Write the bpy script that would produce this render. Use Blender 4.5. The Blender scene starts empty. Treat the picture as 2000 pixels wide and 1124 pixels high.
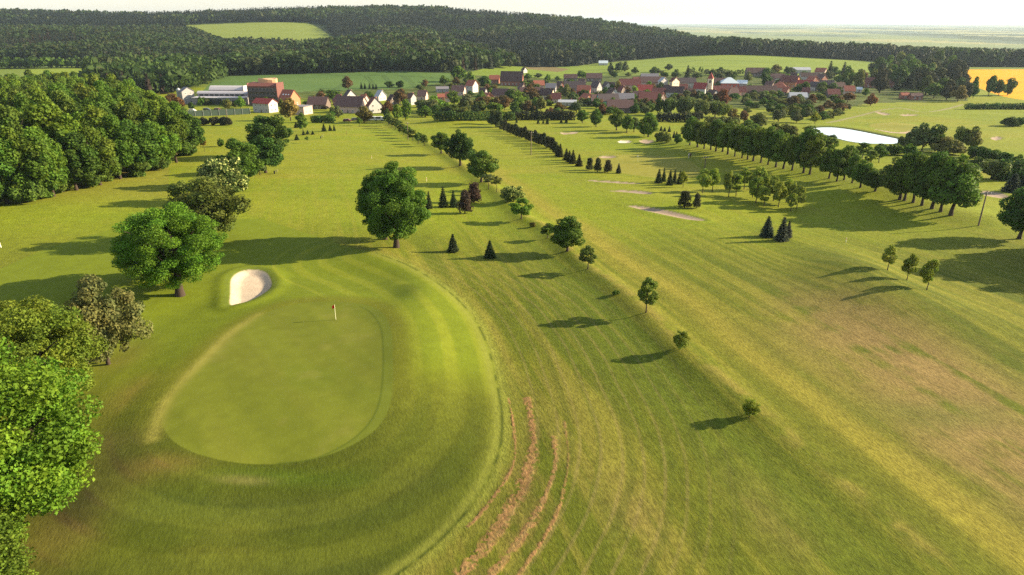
import bpy, bmesh, math, random
import numpy as np
from mathutils import Vector, Matrix

# ------------------------------------------------------------------ camera, light, exposure
C = bpy.context.scene
COL = C.collection
F = 1333.0            # focal length in pixels of the 2000 px wide photograph
PITCH = math.radians(21.3)
CAMZ = 37.0
cp, sp = math.cos(PITCH), math.sin(PITCH)
cam_d = bpy.data.cameras.new('camera'); cam = bpy.data.objects.new('camera', cam_d); COL.objects.link(cam)
cam.location = (0, 0, CAMZ); cam.rotation_euler = (math.pi/2 - PITCH, 0, 0)
cam_d.sensor_width = 36; cam_d.lens = 36*F/2000; cam_d.clip_start = 0.5; cam_d.clip_end = 60000
C.camera = cam
SUN_EL, SUN_AZ = math.radians(21.5), math.radians(80.0)     # azimuth clockwise from the view direction
L = Vector((math.sin(SUN_AZ)*math.cos(SUN_EL), math.cos(SUN_AZ)*math.cos(SUN_EL), math.sin(SUN_EL)))
sd = bpy.data.lights.new('sun', 'SUN'); sd.energy = 5.0; sd.angle = math.radians(0.5); sd.color = (1.0, 0.82, 0.54)
so = bpy.data.objects.new('sun', sd); COL.objects.link(so); so.rotation_euler = (-L).to_track_quat('-Z', 'Y').to_euler(); so.location = (300, 100, 200)
W = bpy.data.worlds.new('World'); C.world = W; W.use_nodes = True
nt = W.node_tree; nt.nodes.clear()
wo = nt.nodes.new('ShaderNodeOutputWorld'); bg = nt.nodes.new('ShaderNodeBackground'); sk = nt.nodes.new('ShaderNodeTexSky')
sk.sky_type = 'NISHITA'; sk.sun_disc = False; sk.sun_elevation = SUN_EL; sk.sun_rotation = SUN_AZ
sk.air_density = 1.2; sk.dust_density = 0.6; sk.ozone_density = 2.2
bg.inputs['Strength'].default_value = 0.088
hs = nt.nodes.new('ShaderNodeHueSaturation'); hs.inputs['Saturation'].default_value = .55; nt.links.new(sk.outputs[0], hs.inputs['Color']); nt.links.new(hs.outputs[0], bg.inputs[0]); nt.links.new(bg.outputs[0], wo.inputs[0])
C.view_settings.view_transform = 'Standard'; C.view_settings.look = 'None'; C.view_settings.gamma = 1.0
C.view_settings.exposure = 1.45
C.render.engine = 'CYCLES'
C.cycles.use_denoising = False
C.cycles.max_bounces = 5; C.cycles.diffuse_bounces = 2; C.cycles.glossy_bounces = 2; C.cycles.transmission_bounces = 3
C.cycles.volume_bounces = 0; C.cycles.transparent_max_bounces = 4
try: C.cycles.denoising_prefilter = 'ACCURATE'
except Exception: pass

rng = np.random.default_rng(7)
random.seed(7)

# ------------------------------------------------------------------ numpy noise
def _hash(ix, iy, s):
    h = (ix.astype(np.int64)*374761393 + iy.astype(np.int64)*668265263 + s*1442695041) & 0xffffffff
    h = ((h ^ (h >> 13))*1274126177) & 0xffffffff
    return ((h ^ (h >> 16)) & 0xffff)/65535.0
def noise(x, y, s=0):
    x = np.asarray(x, float); y = np.asarray(y, float)
    ix = np.floor(x); iy = np.floor(y); fx = x-ix; fy = y-iy
    fx = fx*fx*(3-2*fx); fy = fy*fy*(3-2*fy)
    a = _hash(ix, iy, s); b = _hash(ix+1, iy, s); c = _hash(ix, iy+1, s); d = _hash(ix+1, iy+1, s)
    return (a*(1-fx)+b*fx)*(1-fy)+(c*(1-fx)+d*fx)*fy
def fbm(x, y, s=0, o=3):
    r = 0; a = .5; n = 0
    for k in range(o):
        r = r+a*noise(x*2**k, y*2**k, s+k); n += a; a *= .5
    return r/n
def sstep(a, b, x):
    t = np.clip((x-a)/(b-a), 0, 1); return t*t*(3-2*t)

# ------------------------------------------------------------------ terrain
def dep(row): return PITCH+math.atan((row-562)/F)
def zrow(Y, row): return CAMZ-Y*math.tan(dep(row))
FAR = [(2900, 'z', -45), (40000, 'z', -45)]
TAB = {   # photo column: (distance, 'r', photo row of the bare ground) or (distance, 'z', height)
 -400: [(620,'z',-19),(830,'r',138),(1000,'r',122),(1400,'r',72),(1480,'r',75),(1650,'r',60),(2100,'r',31),(2400,'z',30)],
 0:    [(620,'z',-19),(830,'r',138),(1000,'r',122),(1400,'r',72),(1480,'r',75),(1650,'r',60),(2100,'r',31),(2400,'z',30)],
 250:  [(620,'z',-19),(800,'r',142),(1000,'r',122),(1400,'r',74),(1480,'r',77),(1650,'r',60),(2100,'r',38),(2400,'z',25)],
 400:  [(640,'z',-19),(740,'r',150),(1000,'r',128),(1300,'r',96),(1420,'r',84),(1800,'r',48),(2150,'r',34),(2400,'z',30)],
 550:  [(640,'z',-19.5),(750,'r',146),(1150,'r',110),(1330,'r',98),(1430,'r',84),(1800,'r',45),(2150,'r',27),(2400,'z',40)],
 650:  [(640,'z',-19.5),(755,'r',145),(1150,'r',97),(1330,'r',98),(1430,'r',86),(1700,'r',58),(2150,'r',24),(2400,'z',40)],
 750:  [(650,'z',-19.5),(765,'r',142),(1150,'r',87),(1350,'r',95),(1750,'r',55),(2150,'r',24),(2400,'z',40)],
 850:  [(650,'z',-20),(765,'r',143),(1120,'r',93),(1300,'r',99),(1700,'r',60),(2100,'r',24),(2400,'z',40)],
 950:  [(650,'z',-20),(800,'r',141),(1000,'r',116),(1150,'r',119),(1600,'r',70),(2050,'r',32),(2350,'z',30)],
 1010: [(650,'z',-20),(850,'r',139),(1000,'r',131),(1500,'r',78),(2000,'r',38),(2300,'z',25)],
 1100: [(700,'z',-20),(900,'r',138),(1000,'r',131),(1400,'r',82),(1950,'r',43),(2250,'z',20)],
 1230: [(700,'z',-20),(850,'r',143),(1120,'r',121),(1400,'r',92),(1850,'r',61),(2150,'z',0)],
 1320: [(700,'z',-20),(830,'r',142),(1150,'r',111),(1400,'r',97),(1650,'r',77),(1900,'z',-8),(2500,'z',-45)],
 1400: [(700,'z',-20),(830,'r',145),(1130,'r',106),(1300,'r',101),(1450,'r',91),(1700,'z',-24),(2400,'z',-45)],
 1500: [(700,'z',-20),(830,'r',146),(1110,'r',108),(1300,'r',106),(1450,'z',-22),(2400,'z',-45)],
 1690: [(700,'z',-20),(830,'r',150),(1060,'r',118),(1250,'r',114),(1400,'z',-27),(2400,'z',-45)],
 1850: [(620,'z',-20),(800,'r',155),(980,'r',130),(1200,'r',125),(1400,'z',-30),(2400,'z',-45)],
 2000: [(560,'z',-20),(700,'r',170),(930,'r',136),(1000,'r',132),(1200,'r',128),(1400,'z',-30),(2400,'z',-45)],
 2500: [(560,'z',-20),(700,'r',170),(930,'r',136),(1000,'r',132),(1200,'r',128),(1400,'z',-30),(2400,'z',-45)],
}
AG = np.linspace(-1.0, 1.1, 260)                    # tan(azimuth)
LG = np.linspace(math.log(20), math.log(40000), 420)
YG = np.exp(LG)
_cols = sorted(TAB); _zc = []
for c in _cols:
    ys = [20, 95, 300, 520]; zs = [0, 0, -9.5, -18]
    for Y, k, v in TAB[c]+FAR:
        if Y <= ys[-1]: continue
        ys.append(Y); zs.append(zrow(Y, v) if k == 'r' else v)
    _zc.append(np.interp(YG, ys, zs))
_zc = np.array(_zc)
_ca = np.array([(c-1000)*cp/F for c in _cols])
ZG = np.array([np.interp(AG, _ca, _zc[:, j]) for j in range(len(YG))]).T      # [a, Y]
def _blur(A, n, ax):
    k = np.ones(2*n+1)/(2*n+1)
    P_ = np.pad(A, [(n, n) if i == ax else (0, 0) for i in range(2)], mode='edge')
    return np.apply_along_axis(lambda v: np.convolve(v, k, 'valid'), ax, P_)
for _ in range(2): ZG = _blur(ZG, 4, 0); ZG = _blur(ZG, 1, 1)
def z_base(X, Y):
    X = np.asarray(X, float); Y = np.asarray(Y, float)
    a = np.clip(X/np.maximum(Y, 20), AG[0], AG[-1]); l = np.log(np.clip(Y, 20, 39999))
    i = (a-AG[0])/(AG[1]-AG[0]); j = (l-LG[0])/(LG[1]-LG[0])
    i0 = np.clip(np.floor(i).astype(int), 0, len(AG)-2); j0 = np.clip(np.floor(j).astype(int), 0, len(LG)-2)
    fi = i-i0; fj = j-j0
    return (ZG[i0, j0]*(1-fi)*(1-fj)+ZG[i0+1, j0]*fi*(1-fj)+ZG[i0, j0+1]*(1-fi)*fj+ZG[i0+1, j0+1]*fi*fj)
def ray(px, py):
    d = np.array([(px-1000)/F, cp+(562-py)/F*sp, -sp+(562-py)/F*cp]); return d
def hit(px, py, zf=z_base, tmax=20000):
    """the point of the terrain seen at a photo pixel"""
    d = ray(px, py); t = np.geomspace(25, tmax, 1500)
    X = d[0]*t; Y = d[1]*t; Z = CAMZ+d[2]*t
    g = Z-zf(X, Y); k = np.argmax(g < 0)
    if g[k] >= 0: k = len(t)-1
    lo, hi = t[max(k-1, 0)], t[k]
    for _ in range(25):
        m = (lo+hi)/2
        if CAMZ+d[2]*m-float(zf(np.array([d[0]*m]), np.array([d[1]*m]))[0]) < 0: hi = m
        else: lo = m
    t = (lo+hi)/2
    return np.array([d[0]*t, d[1]*t, CAMZ+d[2]*t])
def pts(lst, zf=z_base): return np.array([hit(x, y, zf)[:2] for x, y in lst])
def at_plane(px, py, z):
    d = ray(px, py); t = (z-CAMZ)/d[2]; return np.array([d[0]*t, d[1]*t])
def smooth_poly(P, closed=True, n=6):
    P = np.asarray(P, float); N = len(P); out = []
    rg = range(N) if closed else range(N-1)
    for i in rg:
        p0 = P[(i-1) % N] if closed or i > 0 else P[0]; p1 = P[i]; p2 = P[(i+1) % N]
        p3 = P[(i+2) % N] if closed or i < N-2 else P[N-1]
        for k in range(n):
            t = k/n
            out.append(.5*((2*p1)+(-p0+p2)*t+(2*p0-5*p1+4*p2-p3)*t*t+(-p0+3*p1-3*p2+p3)*t**3))
    if not closed: out.append(P[-1])
    return np.array(out)
def seg_dist(X, Y, P, closed, pad):
    """distance, signed side, arc position to a polyline; inf beyond pad"""
    sh = X.shape; X = X.ravel(); Y = Y.ravel()
    D = np.full(X.shape, 1e9); S = np.zeros(X.shape); T = np.zeros(X.shape)
    m = np.nonzero((X > P[:, 0].min()-pad) & (X < P[:, 0].max()+pad) & (Y > P[:, 1].min()-pad) & (Y < P[:, 1].max()+pad))[0]
    if len(m):
        x = X[m]; y = Y[m]; d = np.full(len(m), 1e9); s = np.zeros(len(m)); tt = np.zeros(len(m)); acc = 0
        n = len(P)
        for i in range(n if closed else n-1):
            a = P[i]; b = P[(i+1) % n]; e = b-a; l2 = e@e+1e-12; l = math.sqrt(l2)
            u = np.clip(((x-a[0])*e[0]+(y-a[1])*e[1])/l2, 0, 1)
            dd = np.hypot(x-a[0]-u*e[0], y-a[1]-u*e[1]); k = dd < d
            d[k] = dd[k]; s[k] = np.sign(e[0]*(y-a[1])-e[1]*(x-a[0]))[k]; tt[k] = (acc+u*l)[k]; acc += l
        D[m] = d; S[m] = s; T[m] = tt
    return D.reshape(sh), S.reshape(sh), T.reshape(sh)
def in_poly(X, Y, P):
    sh = X.shape; X = X.ravel(); Y = Y.ravel(); r = np.zeros(X.shape, bool)
    m = np.nonzero((X >= P[:, 0].min()) & (X <= P[:, 0].max()) & (Y >= P[:, 1].min()) & (Y <= P[:, 1].max()))[0]
    x = X[m]; y = Y[m]; c = np.zeros(len(m), bool); n = len(P)
    for i in range(n):
        x1, y1 = P[i]; x2, y2 = P[(i+1) % n]
        if y1 == y2: continue
        c ^= ((y1 > y) != (y2 > y)) & (x < (x2-x1)*(y-y1)/(y2-y1)+x1)
    r[m] = c
    return r.reshape(sh)
def sdf(X, Y, P, pad):
    """signed distance, positive inside"""
    d, _, _ = seg_dist(X, Y, P, True, pad)
    return np.where(in_poly(X, Y, P), d, -d)

GREEN = smooth_poly(pts([(318,830),(335,868),(372,894),(430,909),(500,914),(560,911),(630,900),(690,878),(735,848),(760,808),(768,760),(768,700),(764,655),(748,622),(715,604),(665,598),(610,598),(560,606),(510,624),(465,650),(425,682),(392,715),(358,755),(330,795)]), True, 4)
GREEN_IN = smooth_poly(pts([(318,830),(335,868),(372,894),(430,909),(500,914),(560,911),(615,903),(670,880),(712,848),(738,806),(748,750),(749,690),(743,648),(722,618),(690,603),(650,599),(605,600),(560,607),(510,626),(465,652),(428,684),(396,716),(362,756),(332,795)]), True, 4)
GREEN2 = smooth_poly(pts([(1150,312),(1190,304),(1250,303),(1310,309),(1350,322),(1372,338),(1340,349),(1280,348),(1215,338),(1170,326)]), True, 4)
GREEN3 = smooth_poly(pts([(1698,246),(1730,240),(1770,241),(1800,250),(1785,257),(1745,258),(1710,253)]), True, 4)
BUNK = {  # sand bunkers, photo pixels
 'near': [(452,545),(470,532),(495,528),(518,532),(529,545),(528,560),(512,575),(487,588),(462,594),(449,594),(449,570)],
 'long': [(1226,407),(1250,408),(1290,413),(1330,420),(1376,431),(1350,431),(1310,424),(1268,416)],
 'mid':  [(1190,376),(1220,375),(1250,377),(1272,382),(1270,386),(1252,385),(1225,380)],
 'thin': [(1147,353),(1180,354),(1220,357),(1255,361),(1220,360),(1180,357)],
 'back': [(1170,307),(1190,305),(1203,307),(1195,309.5),(1178,309.5)],
 'white': [(1207,276),(1216,274.5),(1229,275),(1232,277.5),(1222,279),(1210,278.5)],
 'grey': [(1248,275),(1262,273.5),(1276,276),(1272,280),(1258,280)],
 'far': [(1095,260),(1110,259),(1130,259),(1120,262),(1100,263)],
 'pond': [(1705,258),(1740,262),(1762,261),(1780,256),(1800,253),(1798,259),(1775,264),(1740,265)],
 'round': [(1757,226),(1772,223.5),(1790,225),(1793,228),(1778,230),(1762,229)],
 'slit': [(1709,218),(1725,220),(1738,224),(1732,226),(1718,223)],
 'east': [(1935,270),(1948,268),(1957,271),(1948,274),(1938,273)],
 'edge': [(1898,376),(1920,374),(1950,378),(1970,386),(1960,390),(1930,386),(1905,381)],
}
BUNK = {k: smooth_poly(pts(v), True, 5) for k, v in BUNK.items()}
BANK = smooth_poly(pts([(1960,1200),(1800,1080),(1620,930),(1545,868),(1478,810),(1400,745),(1330,685),(1262,614),(1200,560),(1147,525),(1108,490),(1060,445),(1020,425),(970,373),(938,352),(895,318),(850,290),(800,264),(757,240)]), False, 4)
RIDGE = smooth_poly(pts([(738,502),(775,525),(806,560),(826,600),(834,650),(832,700)]), False, 5)
LINE_R = smooth_poly(pts([(1330,280),(1400,298),(1470,314),(1540,330),(1620,350),(1700,373),(1780,395),(1850,418),(1910,432)]), False, 4)
APRON = smooth_poly(pts([(735,503),(790,522),(840,545),(890,580),(930,625),(955,680),(970,740),(980,800),(978,860),(960,915),(930,965),(880,1025),(830,1075),(770,1124),(700,1180)]), False, 5)
FRINGE = smooth_poly(pts([(505,622),(470,645),(440,668),(412,697),(385,725),(355,757),(328,790),(310,830),(300,870)]), False, 5)
MOUNDS = [  # photo pixel, height, radius across, radius along the view
 (1712,578,1.5,8,10),(1850,628,1.0,11,10),(1668,533,1.3,7,6),(1640,503,.7,7,6),(1880,237,0,1,1),(880,240,2.6,16,14),(1690,385,2.0,20,12),(1600,345,1.6,22,12),(1440,318,1.4,20,12),(640,262,1.2,30,14),(1300,395,.9,18,10),(620,985,-.5,14,5),(430,990,-.45,12,4),(250,960,.7,7,6),(1790,230,1.0,20,12),(1745,246,.8,16,10),(1920,225,.9,20,10)]
MOUNDS = [(*hit(a, b)[:2], h, r1, r2) for a, b, h, r1, r2 in MOUNDS]
# pond
POND_PX = [(1588,252),(1605,249.5),(1625,249.5),(1650,252),(1680,257),(1715,264),(1745,270),(1765,275),(1768,279.5),(1748,281),(1718,281),(1690,280.5),(1660,276.5),(1637,271),(1612,263),(1595,259)]
ZP = float(hit(1690, 280)[2])-.2
POND = smooth_poly(np.array([at_plane(x, y, ZP) for x, y in POND_PX]), True, 4)
def z_ter(X, Y):
    X = np.asarray(X, float); Y = np.asarray(Y, float); z = z_base(X, Y)
    near = Y < 700
    g = sdf(X, Y, GREEN, 40)
    z = z+.55*sstep(-8, 0, g)-.35*np.exp(-((g+13)/4)**2)*(np.abs(g) < 60)
    d, s, t = seg_dist(X, Y, BANK, False, 60); s = d*s
    z = z+(.55*np.exp(-(s/2.2)**2)-.35*sstep(-2, 8, s)*np.exp(-(s/16)**2))*(d < 55)*(.25+.75*sstep(46, 70, Y))
    d, s, t = seg_dist(X, Y, RIDGE, False, 40)
    z = z+.75*np.exp(-(d/5.5)**2)
    d, s, t = seg_dist(X, Y, LINE_R, False, 60)
    z = z+1.3*np.exp(-(d/9)**2)
    for x0, y0, h, r1, r2 in MOUNDS:
        if h: z = z+h*np.exp(-((X-x0)/r1)**2-((Y-y0)/r2)**2)
    z = z+near*(.55*(fbm(X/34, Y/34, 3, 2)-.5)*sstep(-2, 12, -g)+.09*(fbm(X/8, Y/8, 9)-.5)*sstep(-2, 6, -g))
    for k, P in BUNK.items():
        b = sdf(X, Y, P, 12)
        z = z-(.5 if k == 'near' else .3)*sstep(-.3, 1.6, b)+(.25 if k == 'near' else .12)*np.exp(-((b+1.2)/1.2)**2)*(b > -10)
    p = sdf(X, Y, POND, 70)
    w = sstep(-34, -2, p)
    z = z*(1-w)+(ZP+.25)*w-1.3*sstep(-1.2, 2.0, p)
    return z
def P(px, py):
    t0 = (hit(px, py)[1])/ray(px, py)[1]; d = ray(px, py); w = .12
    for n in (70, 40):
        t = np.linspace(t0*(1-w), t0*(1+w), n); g = CAMZ+d[2]*t-z_ter(d[0]*t, d[1]*t); k = int(np.argmax(g < 0))
        if k > 0: t0 = t[k-1]+(t[k]-t[k-1])*g[k-1]/(g[k-1]-g[k])
        w = .004
    return d*t0+np.array([0, 0, CAMZ])
def zt1(x, y): return float(z_ter(np.array([x]), np.array([y]))[0])

# grid
rows = np.arange(1200, 158, -1.35)
Yr = np.array([hit(1150, r)[1] for r in rows[::12]])
Yn = np.interp(np.arange(len(rows)), np.arange(len(rows))[::12], Yr)
Yn = np.concatenate([[-1500, -300, -60, 0, 22], Yn[Yn > 24], np.geomspace(Yn[-1]*1.004, 2500, 190), np.geomspace(2560, 26000, 60)])
an = np.concatenate([-np.array([14, 6, 3, 2.2]), np.linspace(-1.7, -1.02, 130)[:-1], np.linspace(-1.02, -.76, 130)[:-1], np.linspace(-.76, .76, 1090), np.linspace(.76, 1.02, 130)[1:], np.linspace(1.02, 1.7, 130)[1:], np.array([2.2, 3, 6, 14])])
AA, YY = np.meshgrid(an, Yn)                     # [row, col]
XX = AA*np.maximum(YY, 25)
ZZ = z_ter(XX, YY)
NR, NC = XX.shape

# ------------------------------------------------------------------ ground colours
def colr(c): return np.array(c, float)
PXX = 1000+F*XX/(np.maximum(YY, 1)*cp+(CAMZ-ZZ)*sp)          # the photo column of every ground point
COLR = np.empty((NR, NC, 3)); ROUGH = np.ones((NR, NC))
def mix(mask, c, full=COLR):
    full[...] = full*(1-mask[..., None])+colr(c)*mask[..., None]
n1 = fbm(XX/45, YY/45, 21, 4); n2 = fbm(XX/11, YY/11, 31, 3); n3 = fbm(XX/3.2, YY/3.2, 41, 3)
bd = BANK[38]-BANK[12]; bd = bd/np.linalg.norm(bd); U = XX*bd[1]-YY*bd[0]; V = XX*bd[0]+YY*bd[1]
streak = fbm(U/.9, V/26, 51, 3); streak2 = fbm(U/4.5, V/80, 61, 2)
COLR[...] = colr((.190, .238, .018))
mix(sstep(.40, .68, n1)*.55, (.232, .245, .028)); mix(sstep(.5, .8, n2)*.35, (.135, .200, .015)); mix(sstep(.55, .8, n3)*.22, (.240, .240, .040))
# foreground rough: duller, streaked by the mower along the bank
rough_zone = sstep(150, 90, YY)
dA, sA, tA = seg_dist(XX, YY, APRON, False, 260); sA = dA*sA          # which side of the apron edge
right_of = np.where(dA < 1e8, sstep(-.2, .4, sA), (XX > 0)*1.0)
mix(rough_zone*.85, (.128, .140, .020))
mix(right_of*rough_zone*sstep(.42, .6, streak)*.55, (.175, .172, .032)); mix(right_of*rough_zone*sstep(.56, .38, streak2)*.65, (.076, .105, .012))
mix(right_of*sstep(150, 90, YY)*sstep(.46, .36, streak)*.55, (.085, .115, .014))
mix(sstep(85, 50, YY)*sstep(.35, .65, n1)*.5, (.105, .120, .018))
mix(sstep(330, 140, YY)*right_of*sstep(.5, .72, streak)*.35, (.235, .238, .040))
# band of long pale grass right of the bank, dry patches further right
dB, sB, tB = seg_dist(XX, YY, BANK, False, 120); sBs = dB*sB
side = -sBs if float(np.sign(sBs[400, -20])) < 0 else sBs
side = np.where(dB > 1e8, 999, side)
mix(np.exp(-((side-7.5)/2.8)**2)*.70*sstep(330, 200, YY)*(.6+.8*streak), (.285, .250, .055))
mix(np.exp(-((side-.6)/1.0)**2)*.55*sstep(.35, .6, n3), (.270, .215, .075)); mix(np.exp(-((side+5)/4)**2)*.45*sstep(250, 90, YY), (.095, .140, .018))
for (x, y, r1, r2, m_) in [(1790,715,15,9,1.0),(1930,850,13,7,1.0),(1600,680,8,9,.3),(1500,1000,5,3,.3),(1250,1010,5,3,.4),(1900,900,8,5,.6),(1700,640,10,8,.5)]:
    c = hit(x, y)[:2]; du = (XX-c[0])*bd[1]-(YY-c[1])*bd[0]; dv = (XX-c[0])*bd[0]+(YY-c[1])*bd[1]
    mix(np.exp(-(du/(r2*.8))**2-(dv/(r1*1.2))**2)*m_*sstep(.22, .56, .5*n3+.5*streak), (.250, .180, .095)); 
# apron round the green: mown, striped with the curve of its edge
inside = (1-right_of)*(YY < 140)*(dA < 60)
g = sdf(XX, YY, GREEN, 60); gi = sdf(XX, YY, GREEN_IN, 60)
st = .5+.5*np.sin(dA*1.53+.6*n2); ROUGH = ROUGH*(1-inside*(.35+.3*sstep(60, 68, YY)))

mix(inside*sstep(1, 4, -g)*.85*sstep(62, 72, YY), (.148, .195, .018)); mix(inside*sstep(1, 4, -g)*sstep(.45, .9, st)*.6*sstep(58, 72, YY)*(dA < 17), (.215, .245, .030))
mix((1-right_of)*sstep(68, 50, YY)*.92, (.064, .084, .012)); mix((1-right_of)*sstep(70, 50, YY)*sstep(.5, .75, n2)*.5, (.120, .130, .024))  # darker near turf: shade between the blades seen from above, put into colour
for (x, y, r1, r2, m_, c_) in [(420,992,9,1.6,.85,(.050,.075,.018)),(300,985,6,1.8,.75,(.050,.075,.018)),(650,985,9,1.6,.5,(.065,.085,.02)),(520,935,11,1.0,.7,(.075,.125,.015)),(300,925,4,1.6,.7,(.190,.130,.055)),(470,940,2.4,.5,.6,(.24,.21,.11)),(300,1115,8,1.5,.6,(.06,.08,.02)),(650,1110,10,1.3,.6,(.06,.08,.02)),(800,935,3,2,.5,(.075,.08,.03)),(215,875,3,3,.5,(.13,.10,.05)),(250,770,1.6,4.0,.7,(.25,.19,.06)),(110,1040,3.2,5,.75,(.17,.12,.055)),(795,572,2.6,5.5,.9,(.055,.085,.010)),(770,545,2.2,4,.6,(.07,.10,.012)),(240,690,3,4,.4,(.22,.15,.07)),(1840,810,8,3,.5,(.09,.14,.02)),(190,955,2.2,3.5,.85,(.035,.035,.022)),(150,1000,2.0,3,.6,(.05,.045,.025)),(620,225,40,6,.3,(.2,.2,.06))]:  # dark patches at ridge hollow and corner tree put shade into turf colour
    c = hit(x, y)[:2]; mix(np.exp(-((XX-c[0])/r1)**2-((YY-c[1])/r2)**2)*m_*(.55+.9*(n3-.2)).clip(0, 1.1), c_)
rg = .6*(1-right_of)*sstep(76, 58, YY)*sstep(1.2, 2.5, -g)*sstep(22, 12, -g)
mix(rg*sstep(-.2, .5, np.sin(-g*1.15+1.2*n2))*.5, (.140, .165, .026)); mix(rg*sstep(.3, .8, np.sin(-g*1.15+3.3+1.2*n2))*.5, (.060, .085, .012))
# dark and pale lines of the apron edge
mix(np.exp(-((dA-.5)/.55)**2)*.75*(YY < 130), (.215, .235, .055)); mix(np.exp(-((sA)/.16)**2)*.8*sstep(.3, .55, noise(tA/1.3, tA*0, 5))*(YY < 130), (.055, .075, .015))
mix(np.exp(-((dA-1.7)/.8)**2)*right_of*.4*(YY < 150), (.24, .22, .06))
# the green
GRC = (.132, .160, .024)
gst = fbm((XX*.8+YY*.6)/3.2, (XX*.6-YY*.8)/40, 71, 2)
mix(sstep(-.12, .12, g), (.128, .160, .026)); ROUGH *= 1-.75*sstep(-.15, .15, g)
mix(sstep(-.1, .1, gi), GRC); mix(sstep(-.1, .1, gi)*sstep(-.2, .6, np.sin((XX*.80+YY*.60)/1.55+.8*n2))*.5, (.162, .190, .030)); mix(sstep(-.1, .1, gi)*sstep(.42, .62, gst)*.45, (.155, .172, .032)); mix(sstep(-.1, .1, gi)*sstep(.5, .72, n2)*.4, (.112, .150, .020)); mix(sstep(-.1, .1, gi)*sstep(.6, .85, n3)*.25, (.23, .22, .08))
mix(np.exp(-((gi)/.13)**2)*.65*(XX > hit(600, 800)[0]), (.07, .10, .016))
dF, sF, tF = seg_dist(XX, YY, FRINGE, False, 20)
mix(np.exp(-(dF/.75)**2)*.8*(.5+.8*n3), (.262, .250, .075))
for Pg in (GREEN2, GREEN3):
    g2 = sdf(XX, YY, Pg, 30); mix(sstep(-.4, .4, g2)*.85, (.255, .245, .060)); mix(np.exp(-((g2+1.5)/.9)**2)*.4*(g2 > -20), (.11, .16, .02)); ROUGH *= 1-.6*sstep(-.4, .4, g2)
# scuffed earth tracks in the rough
for tr, w in [([(1030,770),(1040,830),(1040,880),(1022,940),(990,1000),(955,1055),(900,1124),(860,1180)], 1.0), ([(1082,850),(1085,905),(1066,965),(1035,1025),(1000,1075),(955,1130),(920,1180)], .62), ([(1103,820),(1110,890),(1100,960),(1075,1030),(1030,1100),(990,1160)], .3), ([(1000,800),(1006,850),(1003,900),(975,950),(930,1005),(915,1020)], .32), ([(993,770),(999,800),(1003,850)], .2)]:
    TP = smooth_poly(pts(tr), False, 6); d, s, t = seg_dist(XX, YY, TP, False, 8)
    wv = .7*w*(.45+.9*noise(t/4, t*0, 17)); nz = fbm(XX/.32, YY/.32, 77, 3)
    m = sstep(wv*1.15, wv*.35, d)*sstep(.53, .64, nz+.34*(1-d/np.maximum(wv, .05)))
    mix(sstep(wv*2.6, wv*.6, d)*.5*sstep(.35, .6, n3), (.165, .130, .050)); mix(m*.9*(.55+.7*noise(XX/.22, YY/.22, 5)).clip(0, 1), (.310, .172, .112)); ROUGH += m*.25
    ZZ += m*.05*noise(XX/.25, YY/.25, 6)
mix(right_of*np.exp(-((dA-7)/6)**2)*sstep(135, 80, YY)*sstep(.45, .7, streak)*.3, (.20, .155, .065))
# mowing lines across the far fairways
fz = sstep(140, 200, YY)*(YY < 560)
mix(fz*sstep(.5, .75, fbm(XX/70, YY/7, 81, 3))*.35, (.262, .240, .050)); mix(fz*sstep(.55, .8, fbm(XX/50, YY/4, 91, 2))*.3, (.135, .175, .025))
mix(fz*sstep(.25, .6, np.sin(U/1.5)*.5+.2)*.10*(PXX > 640)*(PXX < 980), (.150, .200, .020))
mix(sstep(140, 175, YY)*(PXX < 330)*.4*(YY < 330), (.235, .205, .055))
# --- fields, woods floors and far plain: polygons in (photo column, distance)
def zone(poly): return in_poly(PXX, YY, np.array(poly, float))
ZONE = np.zeros((NR, NC), np.int32); zones = {0: ('ground', 'rolling mown grass of the golf course', 'ground')}
far = YY > 640
mix(far*1.0, (.150, .205, .045)); mix(far*sstep(.45, .7, n1)*.5, (.120, .180, .040))
vill = zone([(345,505),(560,540),(760,530),(1000,505),(1300,470),(1500,450),(1640,450),(1700,500),(1890,520),(1890,700),(1700,820),(1300,800),(1000,800),(760,700),(560,610),(345,600)])
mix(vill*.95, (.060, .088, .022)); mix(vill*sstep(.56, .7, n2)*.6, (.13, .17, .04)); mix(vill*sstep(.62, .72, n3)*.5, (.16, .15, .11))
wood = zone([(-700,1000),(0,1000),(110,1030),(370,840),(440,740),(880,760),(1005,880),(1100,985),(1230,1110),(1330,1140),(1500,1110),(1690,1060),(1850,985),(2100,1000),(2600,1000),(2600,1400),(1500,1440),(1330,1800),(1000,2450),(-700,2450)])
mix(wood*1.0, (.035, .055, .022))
wz = zone([(-700,165),(0,158),(120,170),(220,190),(320,215),(365,255),(365,345),(-700,420)]); mix(wz*.8, (.11, .085, .05))
def field(k, name, label, poly, c, c2=None):
    m = zone(poly); ZONE[m] = k; zones[k] = (name, label, 'field'); mix(m*1.0, c)
    if c2 is not None: mix(m*sstep(.35, .7, fbm(XX/60, YY/22, 100+k, 3))*.7, c2)
    return m
field(1, 'rapeseed_field', 'bright yellow rapeseed field in bloom', [(1878,760),(1880,930),(2100,940),(2500,940),(2500,520),(2010,530),(1960,575),(1925,640)], (.78, .37, .001), (.66, .31, .003))
m = field(2, 'crop_field', 'green crop field with dark tramlines below the wooded hill', [(395,600),(420,740),(600,758),(760,775),(880,770),(880,700),(800,640),(600,605)], (.085, .155, .055), (.105, .175, .060))
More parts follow.
